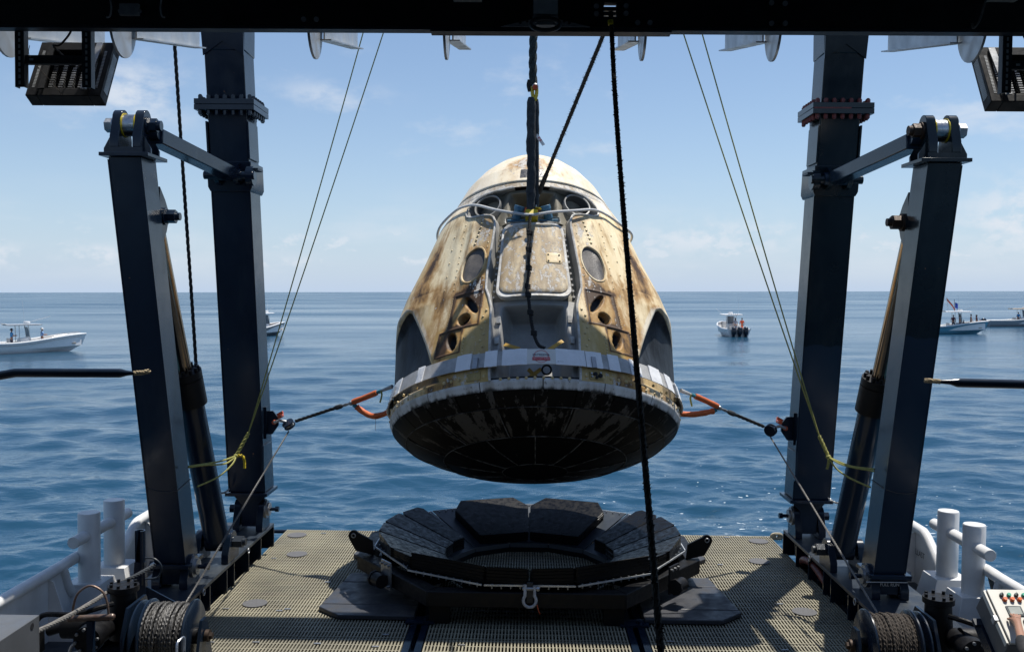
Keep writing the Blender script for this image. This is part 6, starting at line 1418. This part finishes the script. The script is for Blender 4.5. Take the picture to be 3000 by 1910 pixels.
# ------------------------------------------------------------------ people
def skin_obj(name, verts, edges, radii, m, parent, sub=1, root=0):
    me = bpy.data.meshes.new(name); me.from_pydata([tuple(v) for v in verts], edges, []); me.materials.append(m)
    o = bpy.data.objects.new(name, me); COL.objects.link(o); o.parent = parent; ORI[o.name] = Vector()
    md = o.modifiers.new('skin', 'SKIN'); md.use_smooth_shade = True
    lay = me.skin_vertices[0].data
    for i, r in enumerate(radii): lay[i].radius = (r, r) if not isinstance(r, tuple) else r; lay[i].use_root = (i == root)
    s = o.modifiers.new('sub', 'SUBSURF'); s.levels = sub; s.render_levels = sub
    return o
def person(label, loc, rot, top, bottom, pose='stand', hat=None, hair=True, bare=False, long_hair=False, sc=1., world=True, arms=None, group=None, sleeves=False, fingers=False, lower=True):
    t = thing('person', label, 'person', loc, group, rot=(0, 0, rot), local=True); t.scale = (sc, sc, sc)
    if world: WORLD_OBJS.add(t.name)
    el = {-1: (-.27, -.02, 1.14), 1: (.27, -.02, 1.14)}; ha = {-1: (-.25, -.16, .92), 1: (.25, -.16, .92)}
    if pose == 'reach': el[1] = (.26, -.10, 1.16); ha[1] = (.16, -.38, 1.20); el[-1] = (-.27, -.08, 1.15); ha[-1] = (-.16, -.36, 1.18)
    if pose == 'phone': el[1] = (.24, -.16, 1.2); ha[1] = (.06, -.28, 1.5); el[-1] = (-.24, -.16, 1.2); ha[-1] = (-.06, -.28, 1.5)
    if arms: el.update(arms[0]); ha.update(arms[1])
    v = [(0, 0, .95), (0, .0, 1.12), (0, .01, 1.33), (0, .0, 1.47), (0, -.01, 1.56), (0, -.025, 1.64), (0, -.015, 1.73)]
    r = [(.15, .105), (.135, .095), (.155, .105), .055, .058, .088, .07]; e = [(0, 1), (1, 2), (2, 3), (3, 4), (4, 5), (5, 6)]
    def add(p, rad, fr): v.append(p); r.append(rad); e.append((fr, len(v) - 1)); return len(v) - 1
    for s in (-1, 1):
        a = add((s * .17, .0, 1.41), .062, 2); b = add(el[s], .042, a); c = add(ha[s], .030, b)
        E_, H_ = Vector(el[s]), Vector(ha[s]); d = (H_ - E_).normalized(); sdv = d.cross(V(0, 0, 1)); sdv = sdv.normalized() if sdv.length > .1 else V(0, 1, 0); up = sdv.cross(d)
        if fingers:
            pm = add(H_ + d * .055, (.036, .018), c)
            for q, (off, ln) in enumerate(((-.030, .062), (-.010, .072), (.011, .068), (.030, .052))):
                b0 = H_ + d * .085 + sdv * off; f1 = add(b0, .0105, pm); f2 = add(b0 + d * ln * .5 - up * .008, .0095, f1); add(b0 + d * ln * .8 - up * .030, .0085, f2)
            th = add(H_ + d * .04 + sdv * -.045 - up * .012, .012, c); add(H_ + d * .075 + sdv * -.058 - up * .03, .010, th)
        else: add(H_ + d * .09, .030, c)
        h = add((s * .095, 0, .90), .088, 0); k = add((s * .105, -.02, .50), .058, h); f = add((s * .11, .02, .09), .04, k); add((s * .12, -.14, .045), .036, f)
    skin_obj('body', v, e, r, M['skin'], t)
    for s in (-1, 1): MB().ball((s * .032, -.108, 1.665), .010, 8, 5).build('eye', M['hole'], t)
    MB().ball((0, -.118, 1.635), .014, 8, 5, (.8, 1.1, 1.3)).build('nose', M['skin'], t)
    if not bare:
        v2 = [(0, 0, .93), (0, 0, 1.12), (0, .01, 1.33), (0, .0, 1.445)]; r2 = [(.168, .122), (.152, .112), (.172, .122), (.085, .075)]; e2 = [(0, 1), (1, 2), (2, 3)]
        for s in (-1, 1):
            a = len(v2); E_ = Vector(el[s]); S_ = V(s * .17, 0, 1.41); v2 += [tuple(S_), tuple(S_.lerp(E_, 1.0 if sleeves else .75))]; r2 += [.078, .058]; e2 += [(2, a), (a, a + 1)]
            if sleeves: v2.append(tuple(E_.lerp(Vector(ha[s]), .55))); r2.append(.048); e2.append((a + 1, a + 2))
        skin_obj('shirt', v2, e2, r2, top, t)
    if lower:
        v3 = [(0, 0, .96), (0, 0, .88)]; r3 = [(.165, .12), (.15, .12)]; e3 = [(0, 1)]
        for s in (-1, 1): a = len(v3); v3 += [(s * .095, 0, .84), (s * .105, -.02, .52 if not sleeves else .14)]; r3 += [.10, .075]; e3 += [(1, a), (a, a + 1)]
        skin_obj('trousers', v3, e3, r3, bottom, t)
    if hair: 
        m = MB(); m.ball((0, .012, 1.715), .098, 14, 8, (.92, 1.08, .82)); 
        if long_hair: m.ball((0, .07, 1.58), .085, 10, 8, (1, .6, 1.6))
        m.build('hair', M['hair'], t)
    if hat: m = MB(); m.lathe([(.001, .12), (.07, .11), (.10, .03), (.18, .0), (.175, -.01), (.10, .0)], (0, -.01, 1.72), n=20); m.build('hat', hat, t)
    return t
op = person('person in black working the control console at the right edge', (4.02, 6.55, 0), pi, M['cl_black'], M['cl_black'], arms=({1: (.40, -.24, 1.30)}, {1: (.22, -.72, 1.40)}), sleeves=True, fingers=True, world=False)

# ------------------------------------------------------------------ boats
def boat(loc, head, Lh, beam, hullm, label, n_out=2, top=True, stripe=True, tt=dict(x=.0, l=2.6, w=2.0, h=2.15), group='sport fishing boats watching on the sea', bow_rail=True, top_mat=None, curtain=False):
    t = thing('motor_boat', label, 'boat', (loc[0], loc[1], SEA_Z), group, rot=(0, 0, head), local=True); WORLD_OBJS.add(t.name)
    NS = 22; st_ = np.linspace(0, 1, NS)
    def sec(x):
        b = beam / 2 * (1 - .10 * (1 - x) ** 2) * (1 - np.clip((x - .42) / .58, 0, 1) ** 2.6)
        h = .90 + .62 * sst(np.float64(x), .30, 1.0); rake = 1.05 * x ** 3
        return b, float(h), rake
    rows = []
    for x in st_:
        b, h, rk = sec(x); X_ = -Lh / 2 + x * (Lh - 1.05); fl = .74 - .42 * np.clip((x - .45) / .55, 0, 1)
        kz = -.42 + .75 * np.clip((x - .72) / .28, 0, 1) ** 2.2; cz = .02 + .50 * np.clip((x - .5) / .5, 0, 1) ** 1.6
        half = [(X_ + rk * .15, 0., kz), (X_ + rk * .35, b * fl * .55, kz + (cz - kz) * .5), (X_ + rk * .5, b * fl, cz), (X_ + rk * .62, b * (fl + .02) + .01, cz + .03), (X_ + rk * .82, b * (fl * .4 + .6), cz + (h - cz) * .55), (X_ + rk, b, h)]
        rows.append([(p[0], p[1], p[2]) for p in half[::-1]] + [(p[0], -p[1], p[2]) for p in half[1:]])
    m = MB(); m.loft(rows, cap=False, closed=False); m.add(rows[0], [tuple(range(len(rows[0])))]); m.build('hull', hullm, t, 50)
    ed = [(Vector(r_[0]), Vector(r_[-1])) for r_ in rows]
    for s in (0, 1):
        pts = [e[s] + V(0, (-.05 if s == 0 else .05), .03) for e in ed]; MB().tube(pts, [.085] * (NS - 1) + [.06], 8).build('gunwale', M['white_w'], t)
        if stripe:
            pts = [e[s] + V(0, (.012 if s == 0 else -.012), -.17) for e in ed[:-1]]; MB().tube(pts, .022, 5).build('rub_rail', M['boat_dark'], t)
    k = [i for i in range(NS) if st_[i] < .97]
    m = MB(); m.loft([[tuple(ed[i][0] + V(0, -.07, -.02)), (ed[i][0].x, ed[i][0].y * .86, .42 + .3 * max(0, st_[i] - .6)), (ed[i][0].x, -ed[i][0].y * .86, .42 + .3 * max(0, st_[i] - .6)), tuple(ed[i][1] + V(0, .07, -.02))] for i in k], cap=False, closed=False); m.build('deck_liner', M['white_w'], t)
    xb = Lh * .16
    m = MB(); m.prism([(xb, .62), (xb + Lh * .22, .70), (xb + Lh * .22, .78), (xb, .70)], 'y', -beam * .22, beam * .22); m.build('bow_seat', M['tan'], t)
    cx_ = tt['x']
    m = MB(); m.loft([[(cx_ - .55, -.5, .44), (cx_ + .65, -.5, .44), (cx_ + .65, .5, .44), (cx_ - .55, .5, .44)], [(cx_ - .45, -.48, 1.35), (cx_ + .35, -.44, 1.45), (cx_ + .35, .44, 1.45), (cx_ - .45, .48, 1.35)]]); cn = m.build('helm_console', M['white_w'], t, bev=.03)
    m = MB(); m.loft([[(cx_ + .33, -.44, 1.46), (cx_ + .36, -.44, 1.46), (cx_ + .36, .44, 1.46), (cx_ + .33, .44, 1.46)], [(cx_ + .10, -.40, tt['h'] + .28), (cx_ + .13, -.40, tt['h'] + .28), (cx_ + .13, .40, tt['h'] + .28), (cx_ + .10, .40, tt['h'] + .28)]]); m.build('windscreen', M['glass'], cn)
    m = MB(); m.bx(cx_ - 1.35, cx_ - .85, -.5, .5, .44, .95); m.bx(cx_ - 1.35, cx_ - 1.25, -.5, .5, .951, 1.35); m.build('leaning_post', M['webbing'], t, bev=.03)
    if top:
        zt_ = tt['h'] + .42
        for sx_, sy in ((-.55, -.52), (-.55, .52), (.42, -.48), (.42, .48)):
            m = MB(); m.bar((cx_ + sx_, sy, .5), (cx_ + sx_ - .05 + (.0 if sx_ < 0 else -.2), sy * 1.02, zt_), .05, .05, (0, 1, 0)); m.build('top_post', M['alu'], t)
        m = MB(); l, w = tt['l'] / 2, tt['w'] / 2; ol = lambda k_, z: [(cx_ - .1 + l * k_ * sx_, w * k_ * sy, z) for sx_, sy in ((-1, -.85), (-.85, -1), (.7, -1), (1, -.6), (1, .6), (.7, 1), (-.85, 1), (-1, .85))]
        m.loft([ol(.97, zt_), ol(1, zt_ + .05), ol(.99, zt_ + .09), ol(.85, zt_ + .13)]); tp_ = m.build('hard_top', top_mat or M['white_w'], t)
        for k_ in range(5): MB().tube([(cx_ - .1 - l + .05, -.5 + k_ * .25, zt_ + .06), (cx_ - .1 - l - .22, -.5 + k_ * .25, zt_ + .18)], .035, 6).build('rod_holder', M['alu'], tp_)
        m = MB(); m.lathe([(.001, .0), (.28, .0), (.30, .1), (.25, .19), (.001, .2)], (cx_ + .2, 0, zt_ + .16), n=18); m.build('radar_dome', M['white_w'], tp_)
        MB().tube([(cx_ + .2, w * .8, zt_ + .1), (cx_ + 2.6, w * 1.0, zt_ + .75)], .018, 5).build('outrigger_rod', M['alu'], tp_)
        MB().tube([(cx_ - .2, -w * .7, zt_ + .1), (cx_ - .35, -w * .7, zt_ + 2.2)], .012, 5).build('aerial', M['white_w'], tp_)
    if bow_rail:
        for s in (-1, 1):
            P = [V(Lh * .12, s * beam * .40, 1.30), V(Lh * .30, s * beam * .24, 1.62), V(Lh * .44, s * .10, 1.75)]; MB().tube(smooth(P, 5), .02, 6).build('bow_rail', M['steel'], t)
    for k_ in range(n_out):
        y = (k_ - (n_out - 1) / 2) * .72; xo = -Lh / 2 - .38
        m = MB(); R_ = lambda k2, z, dx=0.: [(xo + dx + .36 * k2 * a, y + .24 * k2 * b, z) for a, b in ((-1, -.6), (-.7, -1), (.7, -1), (1, -.6), (1, .6), (.7, 1), (-.7, 1), (-1, .6))]
        m.loft([R_(.55, -.45, .1), R_(.62, .22, .1), R_(.95, .40), R_(1.05, .72), R_(1.0, 1.02), R_(.75, 1.20), R_(.4, 1.24)]); m.build('outboard_motor', M['outboard'], t, 60)
    return t
B1 = boat((-44.6, 84.2), radians(46), 9.6, 2.9, M['white_w'], 'white centre console boat with grey canopy at left, heading right', n_out=2, tt=dict(x=-.6, l=2.9, w=2.1, h=2.05), top_mat=M['boat_grey'])
def on_boat(b, x, y, z=.42):
    a = b.rotation_euler.z; return (b.location.x + x * cos(a) - y * sin(a), b.location.y + x * sin(a) + y * cos(a), SEA_Z + z)
person('person in blue shirt and dark hat standing at the helm of the left boat', on_boat(B1, -1.9, -.75), radians(46) + pi / 2, M['cl_blue'], M['cl_navy'], 'reach', hat=M['cl_navy'])
person('person in pale blue shirt leaning forward of the console on the left boat', on_boat(B1, .7, -.55), radians(46) + pi / 2, M['cl_lblue'], M['cl_blue'], 'reach', hat=M['cl_white'])
B2 = boat((24.9, 116.8), radians(91), 9.3, 3.1, M['white_w'], 'white boat seen from its stern with three dark outboards', n_out=3, tt=dict(x=-.4, l=2.3, w=2.5, h=2.1), stripe=False)
person('person in grey blue top with long hair on the stern facing boat', on_boat(B2, -2.0, -.20), radians(91) + pi / 2, M['cl_grey'], M['cl_grey'], 'stand', long_hair=True)
person('person in orange shirt on the stern facing boat', on_boat(B2, -2.1, -.98), radians(91) + pi / 2, M['cl_orange'], M['cl_orange'], 'stand')
B3 = boat((54.2, 121.6), radians(-4), 9.0, 2.9, M['boat_blue'], 'light blue boat crowded with people right of the right strut', n_out=2, tt=dict(x=.75, l=3.2, w=2.2, h=2.3), bow_rail=False)
fl = MB(); f0 = on_boat(B3, -.35, .3, 2.75); fl.tube([f0, (f0[0] - .3, f0[1], f0[2] + 1.9)], .03, 6)
o = MB().loft([[(f0[0] + .9 * i / 8 - .3 + .25 * i / 8, f0[1] + .08 * sin(i), f0[2] + 1.9 - 1.5 * i / 8 - w) for w in (0, .30)] for i in range(9)], cap=False, closed=False)
f1 = thing('flag', 'orange red flag flying from the canopy of the light blue boat', 'flag', f0, local=True); f1.location = (0, 0, 0); WORLD_OBJS.add(f1.name); fl.build('flag_pole', M['alu'], f1); o.build('flag_cloth', M['orange_hw'], f1, fix=False)
f0 = on_boat(B3, .35, .2, 2.85); f2 = thing('flag', 'small blue flag on the canopy of the light blue boat', 'flag', f0, local=True); f2.location = (0, 0, 0); WORLD_OBJS.add(f2.name)
MB().tube([f0, (f0[0] - .05, f0[1], f0[2] + 1.5)], .025, 6).build('flag_pole', M['cl_maroon'], f2)
MB().loft([[(f0[0] + .05 + .4 * i / 6, f0[1] + .06 * sin(i * 1.3), f0[2] + 1.15 - .25 * i / 6 - w) for w in (0, .7)] for i in range(7)], cap=False, closed=False).build('flag_cloth', pmat('blue_flag', (.02, .07, .4), .8), f2, fix=False)
for x, y, z_, top_, lab, kw in ((-.15, -.8, .60, M['cl_maroon'], 'person in dark red shirt by the stern of the light blue boat', {}), (.62, -.85, .55, M['skin'], 'bare chested person beside the console of the light blue boat', dict(bare=True)), (1.15, -.7, .45, M['cl_navy'], 'small dark figure between the console and the bare chested people', dict(sc=.72)), (2.1, -.55, .70, M['skin'], 'bare chested person with dark hair standing forward of the console', dict(bare=True)), (2.85, -.4, .62, M['cl_maroon'], 'person with long hair and dark swimsuit on the bow', dict(long_hair=True)), (3.35, -.2, .60, M['cl_red'], 'small seated person at the very bow of the light blue boat', dict(sc=.70))):
    person(lab, on_boat(B3, x, y, z_), radians(-4) + pi / 2 * (-.2 if x < 0 else .6), top_, M['cl_navy'], 'reach' if x > 1 and x < 2 else 'stand', **kw)
B4 = boat((75.4, 146.0), radians(2), 10.5, 3.0, M['boat_grey'], 'grey boat with tan canopy cut by the right edge of the picture', n_out=1, tt=dict(x=.4, l=3.4, w=2.2, h=2.2), top_mat=M['tan'], stripe=False, bow_rail=False)
person('person in blue shirt aboard the grey boat at the far right', on_boat(B4, -.6, -.6), radians(2), M['cl_blue'], M['cl_navy'])
person('person in grey top and white cap aboard the grey boat', on_boat(B4, 1.6, -.6), radians(2), M['cl_grey'], M['cl_navy'], hat=M['cl_white'])
B5 = boat((-32.9, 116.5), radians(60), 7.8, 2.6, M['boat_dark'], 'dark hulled boat mostly hidden behind the left main leg, bow showing', n_out=2, tt=dict(x=.5, l=2.2, w=2.0, h=2.3), bow_rail=False)
B6 = boat((47.6, 150.0), radians(42), 6.0, 2.2, M['white_w'], 'boat hidden behind the right main leg with only its bow tip showing', n_out=1, top=False, bow_rail=False)
for o in list(bpy.data.objects):
    if o.parent is None and o.name not in WORLD_OBJS: o.matrix_basis = LIST_M @ o.matrix_basis
